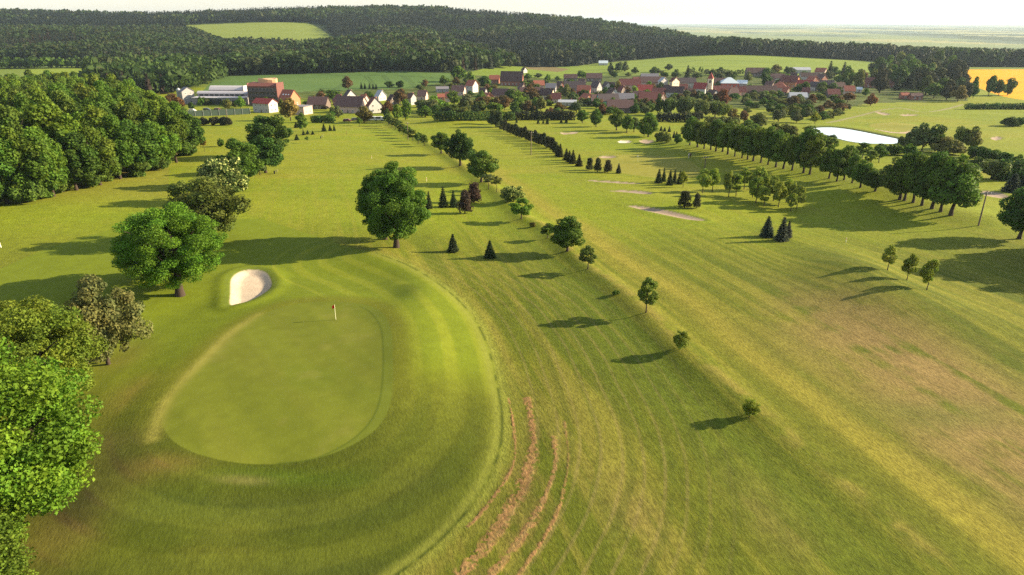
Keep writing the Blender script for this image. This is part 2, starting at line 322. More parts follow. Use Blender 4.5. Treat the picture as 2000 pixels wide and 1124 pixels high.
for tl in ([(600,745),(660,742),(668,700),(655,660),(640,630)], [(706,735),(716,690),(722,660)], [(742,740),(752,690),(760,650)], [(780,738),(795,690),(806,655)], [(600,640),(700,635),(790,640)], [(640,745),(760,742),(860,720)]):
    tp = np.array([[(x-1000)*cp/F*y, y] for x, y in tl]); d, _, _ = seg_dist(XX, YY, smooth_poly(tp, False, 5), False, 20); mix(m*np.exp(-((d-1.6)/.8)**2)*.75, (.040, .075, .03))
field(3, 'meadow', 'light green meadow sloping up between the wooded hills', [(358,1790),(380,1650),(430,1420),(470,1335),(560,1335),(668,1345),(655,1500),(625,1700),(600,1830),(500,1830)], (.205, .255, .070), (.180, .235, .055))
field(4, 'hill_field', 'broad light green field rising behind the village', [(1215,860),(1228,1105),(1330,1145),(1400,1135),(1500,1112),(1690,1062),(1760,1000),(1700,850),(1560,830)], (.200, .265, .060), (.165, .235, .050))
m4 = ZONE == 4
for tl in ([(1330,1000),(1390,1035),(1450,1010),(1560,960)], [(1230,900),(1330,925),(1420,930),(1540,900)]):
    tp = np.array([[(x-1000)*cp/F*y, y] for x, y in tl]); d, _, _ = seg_dist(XX, YY, smooth_poly(tp, False, 5), False, 30); mix(m4*np.exp(-(d/3)**2)*.6, (.10, .14, .05))
field(5, 'dark_field', 'dark green field far left below the woods', [(-700,900),(-700,1000),(0,1000),(110,1000),(100,900)], (.080, .145, .070))
field(6, 'light_field', 'bright green strip of field behind the dense wood', [(40,780),(60,845),(150,870),(260,870),(250,790)], (.205, .270, .045))
field(7, 'allotment_field', 'patchwork of small fields beyond the dark roofed farmhouse', [(905,760),(1010,985),(1120,985),(1228,1050),(1215,860),(1120,760)], (.175, .245, .040), (.140, .200, .040))
m7 = ZONE == 7
mix((m7 & zone([(1030,905),(1028,990),(1075,995),(1115,930),(1090,860)]))*.9, (.185, .135, .095)); mix((m7 & zone([(1100,890),(1130,900),(1230,960),(1200,900)]))*.5, (.10, .13, .05))
# far plain: bluish haze put into its ground colour
pl = (YY > 2300)*1.0
mix(pl, (.10, .14, .13)); pn = fbm(XX/700, YY/1500, 131, 3); mix(pl*sstep(.52, .58, pn), (.20, .25, .15)); mix(pl*sstep(.47, .42, pn), (.045, .07, .035)); mix(pl*sstep(.62, .66, fbm(XX/420, YY/1100, 141, 2)), (.32, .32, .20))
COLR[..., 2] *= .66
COLR *= np.array([.87, .86, .86])
mix(right_of*sstep(.55, .95, np.sin(dA*2.1+2.2*n2+.8*np.sin(dA*.7)))*sstep(3, 6, dA)*sstep(30, 18, dA)*sstep(125, 95, YY)*.42, (.070, .088, .010))
mix(right_of*sstep(.75, .98, np.sin(dA*3.3+1.0+2.5*n2))*sstep(2, 4, dA)*sstep(24, 14, dA)*sstep(125, 95, YY)*.35*(.4+n3), (.205, .165, .060))
# paths and the sand
PATHS = [([(1880,205),(1840,215),(1800,219),(1760,212),(1720,216),(1680,226),(1640,236),(1618,240)], 1.1, (.26, .22, .15)), ([(1188,266),(1240,292),(1290,300),(1350,303)], .7, (.26, .25, .14))]
for tr, w, c in PATHS[:1]:
    d, _, _ = seg_dist(XX, YY, smooth_poly(pts(tr), False, 4), False, 8); mix(sstep(w*1.5, w*.7, d)*.7, c)
k = 10
for nme, Pb in BUNK.items():
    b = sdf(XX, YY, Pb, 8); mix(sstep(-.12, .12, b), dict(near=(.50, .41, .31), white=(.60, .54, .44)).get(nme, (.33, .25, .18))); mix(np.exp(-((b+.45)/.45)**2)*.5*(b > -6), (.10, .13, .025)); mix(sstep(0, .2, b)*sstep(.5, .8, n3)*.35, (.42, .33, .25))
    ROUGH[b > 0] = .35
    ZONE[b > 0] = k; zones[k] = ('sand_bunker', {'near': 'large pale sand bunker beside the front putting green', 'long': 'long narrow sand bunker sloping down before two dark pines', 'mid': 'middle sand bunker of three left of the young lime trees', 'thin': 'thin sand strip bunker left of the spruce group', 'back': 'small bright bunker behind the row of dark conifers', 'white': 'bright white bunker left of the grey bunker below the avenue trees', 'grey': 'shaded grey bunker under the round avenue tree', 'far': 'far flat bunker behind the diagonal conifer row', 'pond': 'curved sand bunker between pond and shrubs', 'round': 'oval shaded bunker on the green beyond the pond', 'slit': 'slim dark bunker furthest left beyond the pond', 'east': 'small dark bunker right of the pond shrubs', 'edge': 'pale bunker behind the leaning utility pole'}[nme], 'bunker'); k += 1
for Pg, lb in ((GREEN, 'large kidney shaped putting green with a red flag'), (GREEN2, 'pale putting green in front of the shaded avenue'), (GREEN3, 'pale putting green beyond the pond')):
    ZONE[(sdf(XX, YY, Pg, 8) > 0) & (ZONE == 0)] = k; zones[k] = ('putting_green', lb, 'green'); k += 1
p = sdf(XX, YY, POND, 20); mix(sstep(-4.5, -1.0, p)*.85, (.045, .06, .02)); mix(sstep(-.6, .2, p), (.05, .05, .035))
COLR *= (.90+.2*fbm(XX/1.1, YY/1.1, 151, 2))[..., None]

# ------------------------------------------------------------------ materials
MAT = {}
def new_mat(name):
    m = bpy.data.materials.new(name); m.use_nodes = True; MAT[name] = m
    n = m.node_tree.nodes; b = n['Principled BSDF']; return m, n, m.node_tree.links, b
def mathn(n, l, op, a, b=None, c=None):
    x = n.new('ShaderNodeMath'); x.operation = op
    for i, v in enumerate((a, b, c)):
        if v is None: continue
        if isinstance(v, (int, float)): x.inputs[i].default_value = v
        else: l.new(v, x.inputs[i])
    return x.outputs[0]
def mulcol(n, l, c, v):
    x = n.new('ShaderNodeVectorMath'); x.operation = 'SCALE'; l.new(c, x.inputs[0])
    if isinstance(v, (int, float)): x.inputs['Scale'].default_value = v
    else: l.new(v, x.inputs['Scale'])
    return x.outputs[0]
def ground_mat():
    m, n, l, b = new_mat('turf')
    a = n.new('ShaderNodeAttribute'); a.attribute_name = 'soil_colour'
    r = n.new('ShaderNodeAttribute'); r.attribute_name = 'roughness_of_turf'
    tc = n.new('ShaderNodeTexCoord')
    t1 = n.new('ShaderNodeTexNoise'); t1.inputs['Scale'].default_value = 2.6; t1.inputs['Detail'].default_value = 5; t1.inputs['Roughness'].default_value = .75
    t2 = n.new('ShaderNodeTexNoise'); t2.inputs['Scale'].default_value = .55; t2.inputs['Detail'].default_value = 4; t2.inputs['Roughness'].default_value = .65
    mp = n.new('ShaderNodeMapping'); mp.inputs['Scale'].default_value = (1.7, .62, 1); m0 = n.new('ShaderNodeMapping'); m0.inputs['Rotation'].default_value = (0, 0, math.atan2(bd[0], bd[1]))
    l.new(tc.outputs['Object'], m0.inputs[0]); l.new(m0.outputs[0], mp.inputs[0]); l.new(mp.outputs[0], t1.inputs['Vector']); l.new(tc.outputs['Object'], t2.inputs['Vector'])
    v1 = mathn(n, l, 'MULTIPLY_ADD', mathn(n, l, 'SUBTRACT', t1.outputs[0], .5), mathn(n, l, 'MULTIPLY', r.outputs['Fac'], 2.1), 1.0)
    v2 = mathn(n, l, 'MULTIPLY_ADD', mathn(n, l, 'SUBTRACT', t2.outputs[0], .5), mathn(n, l, 'MULTIPLY', r.outputs['Fac'], .55), 1.0)
    v = mathn(n, l, 'MULTIPLY', v1, v2)
    l.new(mulcol(n, l, a.outputs['Color'], v), b.inputs['Base Color'])
    b.inputs['Roughness'].default_value = .95; b.inputs['Specular IOR Level'].default_value = .1
    bp = n.new('ShaderNodeBump'); bp.inputs['Distance'].default_value = .16; l.new(mathn(n, l, 'MULTIPLY', r.outputs['Fac'], .6), bp.inputs['Strength'])
    l.new(t1.outputs[0], bp.inputs['Height']); l.new(bp.outputs[0], b.inputs['Normal'])
    return m
ground_mat()
def foliage_mat():
    m, n, l, b = new_mat('foliage')
    oi = n.new('ShaderNodeObjectInfo'); at = n.new('ShaderNodeAttribute'); at.attribute_name = 'tint'
    x = n.new('ShaderNodeVectorMath'); x.operation = 'MULTIPLY'; l.new(oi.outputs['Color'], x.inputs[0]); l.new(at.outputs['Color'], x.inputs[1])
    c = mulcol(n, l, x.outputs[0], mathn(n, l, 'MULTIPLY_ADD', oi.outputs['Random'], .3, .85))
    l.new(c, b.inputs['Base Color']); b.inputs['Roughness'].default_value = .7; b.inputs['Specular IOR Level'].default_value = .15
    tr = n.new('ShaderNodeBsdfTranslucent'); l.new(mulcol(n, l, c, 1.15), tr.inputs[0])
    mx = n.new('ShaderNodeMixShader'); mx.inputs[0].default_value = .30; l.new(b.outputs[0], mx.inputs[1]); l.new(tr.outputs[0], mx.inputs[2])
    l.new(mx.outputs[0], n['Material Output'].inputs['Surface'])
foliage_mat()
def noisy(name, col=None, scale=3.0, amp=.35, rough=.85, bump=0, aniso=(1, 1, 1), spec=.25, metal=0.0):
    """a surface whose colour (or the object's own colour) is broken up by noise"""
    m, n, l, b = new_mat(name); tc = n.new('ShaderNodeTexCoord'); mp = n.new('ShaderNodeMapping'); mp.inputs['Scale'].default_value = aniso
    t = n.new('ShaderNodeTexNoise'); t.inputs['Scale'].default_value = scale; t.inputs['Detail'].default_value = 5; l.new(tc.outputs['Object'], mp.inputs[0]); l.new(mp.outputs[0], t.inputs['Vector'])
    v = mathn(n, l, 'MULTIPLY_ADD', mathn(n, l, 'SUBTRACT', t.outputs[0], .5), amp*2, 1.0)
    if col is None: s = n.new('ShaderNodeObjectInfo').outputs['Color']
    else:
        rg = n.new('ShaderNodeRGB'); rg.outputs[0].default_value = (*col, 1); s = rg.outputs[0]
    l.new(mulcol(n, l, s, v), b.inputs['Base Color']); b.inputs['Roughness'].default_value = rough; b.inputs['Specular IOR Level'].default_value = spec; b.inputs['Metallic'].default_value = metal
    if bump:
        bp = n.new('ShaderNodeBump'); bp.inputs['Distance'].default_value = bump; l.new(t.outputs[0], bp.inputs['Height']); l.new(bp.outputs[0], b.inputs['Normal'])
    return m
noisy('bark', (.052, .037, .027), 6, .4, .9, .03, (1, 1, .25))
noisy('wall', None, 1.2, .22, .9); noisy('roof', None, 2.5, .3, .8, .03, (1, 4, 1)); noisy('metal', None, .8, .12, .45, 0, (1, 1, 1), .4)
noisy('wood', (.16, .12, .085), 8, .3, .85, .01, (1, 1, .2)); noisy('paint', None, 3, .08, .5, 0, (1, 1, 1), .4)
noisy('cloth', None, 12, .12, .8); noisy('skin', (.55, .34, .25), 20, .05, .6); noisy('car_paint', None, 2, .05, .3, 0, (1, 1, 1), .6); noisy('rubber', (.02, .02, .02), 9, .2, .8)
def glass_mat():
    m, n, l, b = new_mat('glass'); b.inputs['Base Color'].default_value = (.03, .035, .045, 1); b.inputs['Roughness'].default_value = .12
    t = n.new('ShaderNodeTexNoise'); t.inputs['Scale'].default_value = 1.5; l.new(mathn(n, l, 'MULTIPLY', t.outputs[0], .25), b.inputs['Roughness'])
    m, n, l, b = new_mat('water'); b.inputs['Base Color'].default_value = (.86, .88, .88, 1); b.inputs['Metallic'].default_value = .75; b.inputs['Roughness'].default_value = .03; b.inputs['IOR'].default_value = 1.33
    b.inputs['Specular IOR Level'].default_value = .6
    t = n.new('ShaderNodeTexNoise'); t.inputs['Scale'].default_value = .9; t.inputs['Detail'].default_value = 3; bp = n.new('ShaderNodeBump'); bp.inputs['Distance'].default_value = .01; bp.inputs['Strength'].default_value = .25
    tc = n.new('ShaderNodeTexCoord'); l.new(tc.outputs['Object'], t.inputs['Vector']); l.new(t.outputs[0], bp.inputs['Height']); l.new(bp.outputs[0], b.inputs['Normal'])
glass_mat()

# ------------------------------------------------------------------ mesh helpers
def raw_mesh(name, V_, Fc, mats=(), nv=4, attrs=None, smooth=False):
    """V_: (n,3); Fc: (m,nv) indices"""
    me = bpy.data.meshes.new(name); V_ = np.asarray(V_, np.float32); Fc = np.asarray(Fc, np.int32)
    me.vertices.add(len(V_)); me.vertices.foreach_set('co', V_.ravel())
    me.loops.add(Fc.size); me.loops.foreach_set('vertex_index', Fc.ravel())
    me.polygons.add(len(Fc)); me.polygons.foreach_set('loop_start', np.arange(len(Fc), dtype=np.int32)*nv)
    try: me.polygons.foreach_set('loop_total', np.full(len(Fc), nv, np.int32))
    except Exception: pass
    for nm, (typ, data) in (attrs or {}).items():
        a = me.attributes.new(nm, typ, 'POINT')
        a.data.foreach_set('color' if typ == 'FLOAT_COLOR' else 'value', np.asarray(data, np.float32).ravel())
    if smooth: me.polygons.foreach_set('use_smooth', np.ones(len(Fc), bool))
    for m in mats: me.materials.append(MAT[m])
    me.update(calc_edges=True); me.validate()
    return me
def link(name, me, parent=None, loc=None, color=None):
    o = bpy.data.objects.new(name, me); COL.objects.link(o)
    if parent is not None: o.parent = parent
    if loc is not None: o.location = loc
    if color is not None: o.color = (*color, 1)
    return o
def tag(o, label=None, cat=None, group=None, kind=None):
    if label: o['label'] = label
    if cat: o['category'] = cat
    if group: o['group'] = group
    if kind: o['kind'] = kind
    return o
def thing(name, label, cat, loc, rz=0, group=None):
    o = bpy.data.objects.new(name, None); COL.objects.link(o); o.location = loc; o.rotation_euler = (0, 0, rz); o.empty_display_size = .5
    return tag(o, label, cat, group)

# ------------------------------------------------------------------ ground meshes
def build_ground():
    idx = np.arange(NR*NC).reshape(NR, NC)
    Q = np.stack([idx[:-1, :-1], idx[:-1, 1:], idx[1:, 1:], idx[1:, :-1]], -1).reshape(-1, 4)
    fz_ = ZONE[:-1, :-1].ravel()
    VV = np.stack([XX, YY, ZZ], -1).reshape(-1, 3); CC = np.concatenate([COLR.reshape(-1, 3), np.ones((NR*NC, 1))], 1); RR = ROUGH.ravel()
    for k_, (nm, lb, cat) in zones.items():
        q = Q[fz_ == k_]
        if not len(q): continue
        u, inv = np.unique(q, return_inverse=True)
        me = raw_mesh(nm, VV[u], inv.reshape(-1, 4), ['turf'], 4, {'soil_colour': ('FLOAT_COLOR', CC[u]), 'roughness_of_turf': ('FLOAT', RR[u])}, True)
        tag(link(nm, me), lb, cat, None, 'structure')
build_ground()
me = bpy.data.meshes.new('pond_water'); bmw = bmesh.new(); bmw.faces.new([bmw.verts.new((x, y, ZP)) for x, y in smooth_poly(POND, True, 1)]); bmesh.ops.recalc_face_normals(bmw, faces=bmw.faces); bmw.normal_update()
if next(iter(bmw.faces)).normal.z < 0: bmesh.ops.reverse_faces(bmw, faces=bmw.faces[:])
bmw.to_mesh(me); bmw.free(); me.materials.append(MAT['water']); tag(link('pond', me), 'pond of still water reflecting the white sky', 'pond', None, 'structure')
# ------------------------------------------------------------------ foliage and trees
def leafmesh(name, lobes, n, size, seed, tint=None, mats=('foliage',), var=.22, droop=0.0, white=0.0, inner=.62, flat=1.0, rnd=.55):
    """sprays of leaves spread over a set of lobes (centre, radii)"""
    g = np.random.default_rng(seed); c = np.array([l[0] for l in lobes], float); r = np.array([l[1] for l in lobes], float)
    w = (r[:, 0]*r[:, 2]); w = w/w.sum(); k = g.choice(len(lobes), n, p=w)
    d = g.normal(size=(n, 3)); d /= np.linalg.norm(d, axis=1)[:, None]
    rad = inner+(1.06-inner)*np.sqrt(g.random(n)); p = c[k]+r[k]*d*rad[:, None]
    nr = d*.8+g.normal(size=(n, 3))*rnd+np.array([0, 0, .22]); nr /= np.linalg.norm(nr, axis=1)[:, None]
    t = g.normal(size=(n, 3)); t[:, 2] *= flat; t[:, 2] -= droop; t -= nr*(t*nr).sum(1)[:, None]; t /= np.linalg.norm(t, axis=1)[:, None]+1e-9
    b = np.cross(nr, t); s = size*(.55+.9*g.random(n))[:, None]
    q = np.stack([p-t*s*.62, p+b*s*.42+nr*s*.10, p+t*s*.62, p-b*s*.42+nr*s*.10], 1).reshape(-1, 3)
    lt = (1-var+2*var*g.random(len(lobes)))[k]*(.82+.36*g.random(n)); hue = (g.random(len(lobes))-.5)[k]*.22+(g.random(n)-.5)*.14
    cl = np.stack([lt*(1+hue), lt, lt*(1-hue*.6), np.ones(n)], 1)
    if white:
        wm = (g.random(n) < white)*(d[:, 2] > -.5); cl[wm, :3] = np.array([8.0, 5.4, 8.5])*(.8+.3*g.random(n))[wm][:, None]
    return raw_mesh(name, q, np.arange(4*n).reshape(n, 4), mats, 4, {'tint': ('FLOAT_COLOR', np.repeat(cl, 4, 0))})
def tubes(name, paths, mat, sides=7):
    V_ = []; Fc = []
    for pts_, rad in paths:
        pts_ = [Vector(p) for p in pts_]; base = len(V_); n = len(pts_)
        for i, p in enumerate(pts_):
            t = (pts_[min(i+1, n-1)]-pts_[max(i-1, 0)]).normalized(); a = t.orthogonal().normalized() if abs(t.z) < .95 else (t.cross(Vector((0, 1, 0)))).normalized(); b = t.cross(a)
            for k in range(sides):
                an_ = 2*math.pi*k/sides; V_.append(p+(a*math.cos(an_)+b*math.sin(an_))*rad[i])
        for i in range(n-1):
            for k in range(sides):
                Fc.append((base+i*sides+k, base+i*sides+(k+1) % sides, base+(i+1)*sides+(k+1) % sides, base+(i+1)*sides+k))
    return raw_mesh(name, [tuple(v) for v in V_], Fc, [mat], 4, None, True)
def lobes_round(g, c, R, n, rr=.34, bias=0.0, egg=0.0):
    out = []; asy = (g.random(2)-.5)*.5
    for i in range(n):
        d = g.normal(size=3); d /= np.linalg.norm(d); d[2] = d[2]*(1-bias)+bias
        q = .36+.46*math.sqrt(g.random()); sh = 1.0; d = d*np.array([1+asy[0]*d[0], 1+asy[1]*d[1], 1+.15*d[2]])
        if egg: sh = 1-egg*max(0, d[2])
        p = np.array(c)+np.array(R)*d*q*np.array([sh, sh, 1])
        s = rr*(.5+.95*g.random()**1.6); out.append((p, np.array([R[0]*s, R[1]*s, (R[0]*.6+R[2]*.4)*s*.85])))
    out.append((np.array(c), np.array(R)*.55)); return out
def trunk_paths(g, H, r, top, spread, nl, z0=.22):
    tp = [(0, 0, -.4)]+[((g.random()-.5)*.12*H*t, (g.random()-.5)*.12*H*t, H*t) for t in (.08, .2, .35, .5, top)]
    ra = [r*1.7, r*1.15, r, r*.8, r*.55, r*.15]; P_ = [(tp, ra)]
    for i in range(nl):
        z = H*(z0+(top-z0)*.75*g.random()); a = 2*math.pi*(i+g.random()*.7)/max(nl, 1); l = spread*(.55+.4*g.random())
        q0 = Vector((0, 0, z)); q2 = Vector((math.cos(a)*l, math.sin(a)*l, z+H*(.1+.2*g.random()))); q1 = q0.lerp(q2, .5)+Vector((0, 0, -H*.03))
        P_.append(([q0, q1, q2], [r*.42, r*.28, r*.07]))
    return P_
PROTO = {}
def proto(kind, H, Wd, crown, trunk): PROTO.setdefault(kind, []).append((H, Wd, crown, trunk))
def make_protos():
    for i in range(4):       # tall broadleaf, 15 m
        g = np.random.default_rng(100+i); H, Wd = 15., 12.
        lb = lobes_round(g, (0, 0, H*.53), (Wd*.5, Wd*.5, H*.47), 70, .23, 0, .25)
        proto('broad', H, Wd, leafmesh('broadleaf_crown', lb, 13000, .46, 200+i, inner=.45, rnd=.6), tubes('broadleaf_trunk', trunk_paths(g, H, .36, .75, Wd*.4, 7), 'bark'))
    for i in range(5):       # near broadleaf with fine leaves
        g = np.random.default_rng(140+i); H, Wd = 14., 13.
        lb = lobes_round(g, (0, 0, H*.56), (Wd*.5, Wd*.5, H*.44), 110, .17, 0, .15)[:-1]
        for _ in range(90):
            d = g.normal(size=3); d[2] = d[2]*.9+.05; d /= np.linalg.norm(d); q = .70+.30*g.random()
            lb.append((np.array([0, 0, H*.55])+np.array([Wd*.5, Wd*.5, H*.45])*d*q*.92, np.array([1.25, 1.25, .85])*(.45+.75*g.random())))
        proto('oak', H, Wd, leafmesh('oak_crown', lb, 100000, .165, 240+i, var=.24, inner=.25, rnd=.75), tubes('oak_trunk', trunk_paths(g, H, .42, .78, Wd*.42, 12, .14), 'bark', 9))
    for i in range(4):       # wood tree: leaves down to the ground
        g = np.random.default_rng(120+i); H, Wd = 17., 12.
        lb = lobes_round(g, (0, 0, H*.50), (Wd*.5, Wd*.5, H*.50), 80, .23, 0, .2)
        proto('wood', H, Wd, leafmesh('wood_crown', lb, 15000, .48, 220+i, inner=.45, rnd=.6), tubes('wood_trunk', trunk_paths(g, H, .3, .75, Wd*.4, 6), 'bark'))
    for i in range(2):       # dense oval linden
        g = np.random.default_rng(130+i); H, Wd = 16., 13.
        lb = [(np.array([0, 0, H*.52]), np.array([Wd*.30, Wd*.30, H*.34]))]
        for _ in range(150):
            d = g.normal(size=3); d /= np.linalg.norm(d); q = .62+.36*g.random(); w_ = 1-.28*max(0, d[2])
            lb.append((np.array([0, 0, H*.52])+np.array([Wd*.5*w_, Wd*.5*w_, H*.46])*d*q*.93, np.array([1.3, 1.3, .95])*(.45+.7*g.random())))
        proto('linden', H, Wd, leafmesh('linden_crown', lb, 60000, .24, 335+i, var=.2, inner=.3, rnd=.7), tubes('linden_trunk', trunk_paths(g, H, .42, .78, Wd*.38, 10, .16), 'bark', 9))
    for i in range(6):       # young garden and park trees, 7 m
        g = np.random.default_rng(160+i); H, Wd = 7., 4.6
        lb = lobes_round(g, ((g.random()-.5)*.5, (g.random()-.5)*.5, H*.59), (Wd*.52, Wd*.46, H*.40), 34, .27, 0, .3)[:-1]
        proto('young', H, Wd, leafmesh('young_crown', lb, 4200, .27, 260+i, inner=.3, rnd=.7), tubes('young_trunk', trunk_paths(g, H, .11, .8, Wd*.4, 5, .3), 'bark'))
    for i in range(2):       # thin sapling
        g = np.random.default_rng(170+i); H, Wd = 6., 2.8
        lb = lobes_round(g, (0, 0, H*.64), (Wd*.5, Wd*.5, H*.34), 16, .26)
        proto('sapling', H, Wd, leafmesh('sapling_crown', lb, 700, .26, 270+i, inner=.2), tubes('sapling_trunk', trunk_paths(g, H, .06, .9, Wd*.42, 7, .3), 'bark'))
    for i in range(3):       # bush down to the ground
        g = np.random.default_rng(180+i); H, Wd = 4., 5.
        lb = lobes_round(g, (0, 0, H*.44), (Wd*.5, Wd*.5, H*.52), 34, .28)
        proto('bush', H, Wd, leafmesh('bush_crown', lb, 5200, .30, 280+i, inner=.5), tubes('bush_trunk', trunk_paths(g, H, .10, .7, Wd*.3, 7, .05), 'bark'))
    g = np.random.default_rng(190); H, Wd = 7., 8.
    lb = lobes_round(g, (0, 0, H*.50), (Wd*.5, Wd*.5, H*.5), 60, .22)
    proto('blossom', H, Wd, leafmesh('blossom_crown', lb, 12000, .28, 290, white=.26, flat=.35), tubes('blossom_trunk', trunk_paths(g, H, .16, .7, Wd*.35, 8, .1), 'bark'))
    for i in range(2):       # fine twiggy tree with thin leaves
        g = np.random.default_rng(195+i); H, Wd = 9., 10.
        lb = lobes_round(g, (0, 0, H*.49), (Wd*.5, Wd*.5, H*.50), 80, .2)
        proto('twiggy', H, Wd, leafmesh('twiggy_crown', lb, 17000, .24, 296+i, var=.28, inner=.3), tubes('twiggy_trunk', trunk_paths(g, H, .18, .8, Wd*.42, 16, .08), 'bark'))
    for i in range(4):       # village trees, seen far away
        g = np.random.default_rng(210+i); H, Wd = 9., 8.
        lb = lobes_round(g, (0, 0, H*.52), (Wd*.5, Wd*.5, H*.47), 24, .33, 0, .2)
        proto('garden', H, Wd, leafmesh('garden_crown', lb, 1800, .75, 310+i), tubes('garden_trunk', trunk_paths(g, H, .2, .7, Wd*.35, 4), 'bark'))
    for i in range(2):       # willow: drooping sprays
        g = np.random.default_rng(220+i); H, Wd = 11., 11.
        lb = [(np.array([(g.random()-.5)*Wd*.7, (g.random()-.5)*Wd*.7, H*(.35+.45*g.random())]), np.array([1.3, 1.3, 2.3])*(.8+.5*g.random())) for _ in range(34)]
        proto('willow', H, Wd, leafmesh('willow_crown', lb, 3600, .8, 320+i, droop=1.4), tubes('willow_trunk', trunk_paths(g, H, .35, .7, Wd*.35, 5), 'bark'))
    for i in range(3):       # spruce: layered boughs
        g = np.random.default_rng(230+i); H, Wd = 8., 4.4; n = 3600
        nl = 12; li = g.integers(0, nl, n); lay = li/nl; fr = .15+.85*np.sqrt(g.random(n)); ph = g.random(nl)*6.28; na = 7+(np.arange(nl) % 3)
        an_ = g.random(n)*2*math.pi; bough = .5+.5*np.cos(an_*na[li]+ph[li]); R_ = (Wd*.5*(1-lay)**.95+.16)*(.62+.38*bough)*(.9+.2*g.random(nl))[li]
        rr = R_*fr; h = lay*.93+.02
        p = np.stack([np.cos(an_)*rr, np.sin(an_)*rr, .2+h*H+.25*(1-fr)-rr*.30+g.normal(size=n)*.06], 1)
        out = np.stack([np.cos(an_), np.sin(an_), np.full(n, -.3)], 1)+g.normal(size=(n, 3))*.3; out /= np.linalg.norm(out, axis=1)[:, None]
        up = np.array([0, 0, 1.])+out*.35+g.normal(size=(n, 3))*.6; bb = np.cross(up, out); bb /= np.linalg.norm(bb, axis=1)[:, None]
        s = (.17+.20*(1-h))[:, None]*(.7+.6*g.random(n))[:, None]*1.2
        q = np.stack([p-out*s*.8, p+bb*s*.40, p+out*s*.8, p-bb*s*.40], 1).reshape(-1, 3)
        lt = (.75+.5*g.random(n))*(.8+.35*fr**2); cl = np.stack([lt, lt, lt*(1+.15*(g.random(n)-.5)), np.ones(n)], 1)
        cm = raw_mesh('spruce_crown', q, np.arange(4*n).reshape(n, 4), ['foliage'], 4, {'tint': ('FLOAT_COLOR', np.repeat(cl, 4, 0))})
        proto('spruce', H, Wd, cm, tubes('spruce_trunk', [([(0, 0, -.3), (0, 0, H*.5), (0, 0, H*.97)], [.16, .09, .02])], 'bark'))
    for i in range(3):       # dark rounded pine
        g = np.random.default_rng(250+i); H, Wd = 6., 4.4
        lb = [(np.array([math.cos(a)*rr, math.sin(a)*rr, z]), np.array([.75, .75, .8])*(.75+.5*g.random())) for a, rr, z in [(g.random()*6.28, Wd*.36*math.sqrt(g.random())*(1.05-.75*t), H*(.16+.74*t)) for t in g.random(46)]]
        proto('pine', H, Wd, leafmesh('pine_crown', lb, 3200, .30, 350+i, droop=-1.0, var=.28), tubes('pine_trunk', trunk_paths(g, H, .12, .9, Wd*.3, 6, .15), 'bark'))
make_protos()
HUE = dict(green=(.075, .140, .017), dark=(.052, .100, .018), bright=(.105, .180, .022), lime=(.190, .250, .035), yellow=(.20, .23, .03), olive=(.120, .145, .036), greygreen=(.095, .125, .055),
           tan=(.112, .130, .052), brown=(.125, .085, .040), redbrown=(.150, .070, .035), orangebrown=(.185, .095, .040), ochre=(.150, .125, .035), willow=(.120, .160, .045), spruce=(.040, .066, .030), blue=(.055, .074, .062),
           pine=(.042, .050, .026), purple=(.065, .046, .040), blossom=(.070, .115, .030), oak=(.100, .168, .017), linden=(.070, .130, .018), wood=(.075, .125, .018), avenue=(.086, .142, .021))
NAME = dict(broad='broadleaf_tree', oak='oak_tree', linden='linden_tree', wood='woodland_tree', young='young_tree', sapling='sapling', bush='bush', blossom='blossom_tree', twiggy='shrub_tree', garden='garden_tree', willow='willow_tree', spruce='spruce_tree', pine='pine_tree')
CAT = dict(sapling='sapling', bush='bush')
def depth_of(p): return p[1]*cp+(CAMZ-p[2])*sp
_pc = {}
def plant(kind, xyz, H, Wd, hue, label, group=None, var=None, rz=None, tall=1.0):
    k = _pc.get(kind, 0); _pc[kind] = k+1; pr = PROTO[kind][(k if var is None else var) % len(PROTO[kind])]
    c = HUE[hue] if isinstance(hue, str) else hue; c = (c[0]*1.06, c[1]*1.04, c[2]*.8)
    t = thing(NAME[kind], label, CAT.get(kind, 'tree'), xyz, (rz if rz is not None else random.random()*6.28), group)
    s = (Wd/pr[1], Wd/pr[1], H/pr[0])
    for nm, me in (('trunk', pr[3]), ('crown', pr[2])):
        o = link(nm, me, t); o.scale = s
        if nm == 'crown': o.color = (*[x*(.9+.2*random.random()) for x in c], 1)
    return t
def tree(kind, px, base, top, w, hue, label, group=None, **kw):
    """a tree by its foot, top and crown width in the photograph"""
    p = P(px, base); D = depth_of(p); H = max(.6, CAMZ-p[2]-p[1]*math.tan(dep(top)))
    return plant(kind, p, H, w*D/F, hue, label, group, **kw)
ORD = 'first second third fourth fifth sixth seventh eighth ninth tenth eleventh twelfth thirteenth fourteenth fifteenth sixteenth seventeenth eighteenth nineteenth twentieth'.split()+['twenty-%s' % s for s in 'first second third fourth fifth sixth seventh eighth ninth'.split()]

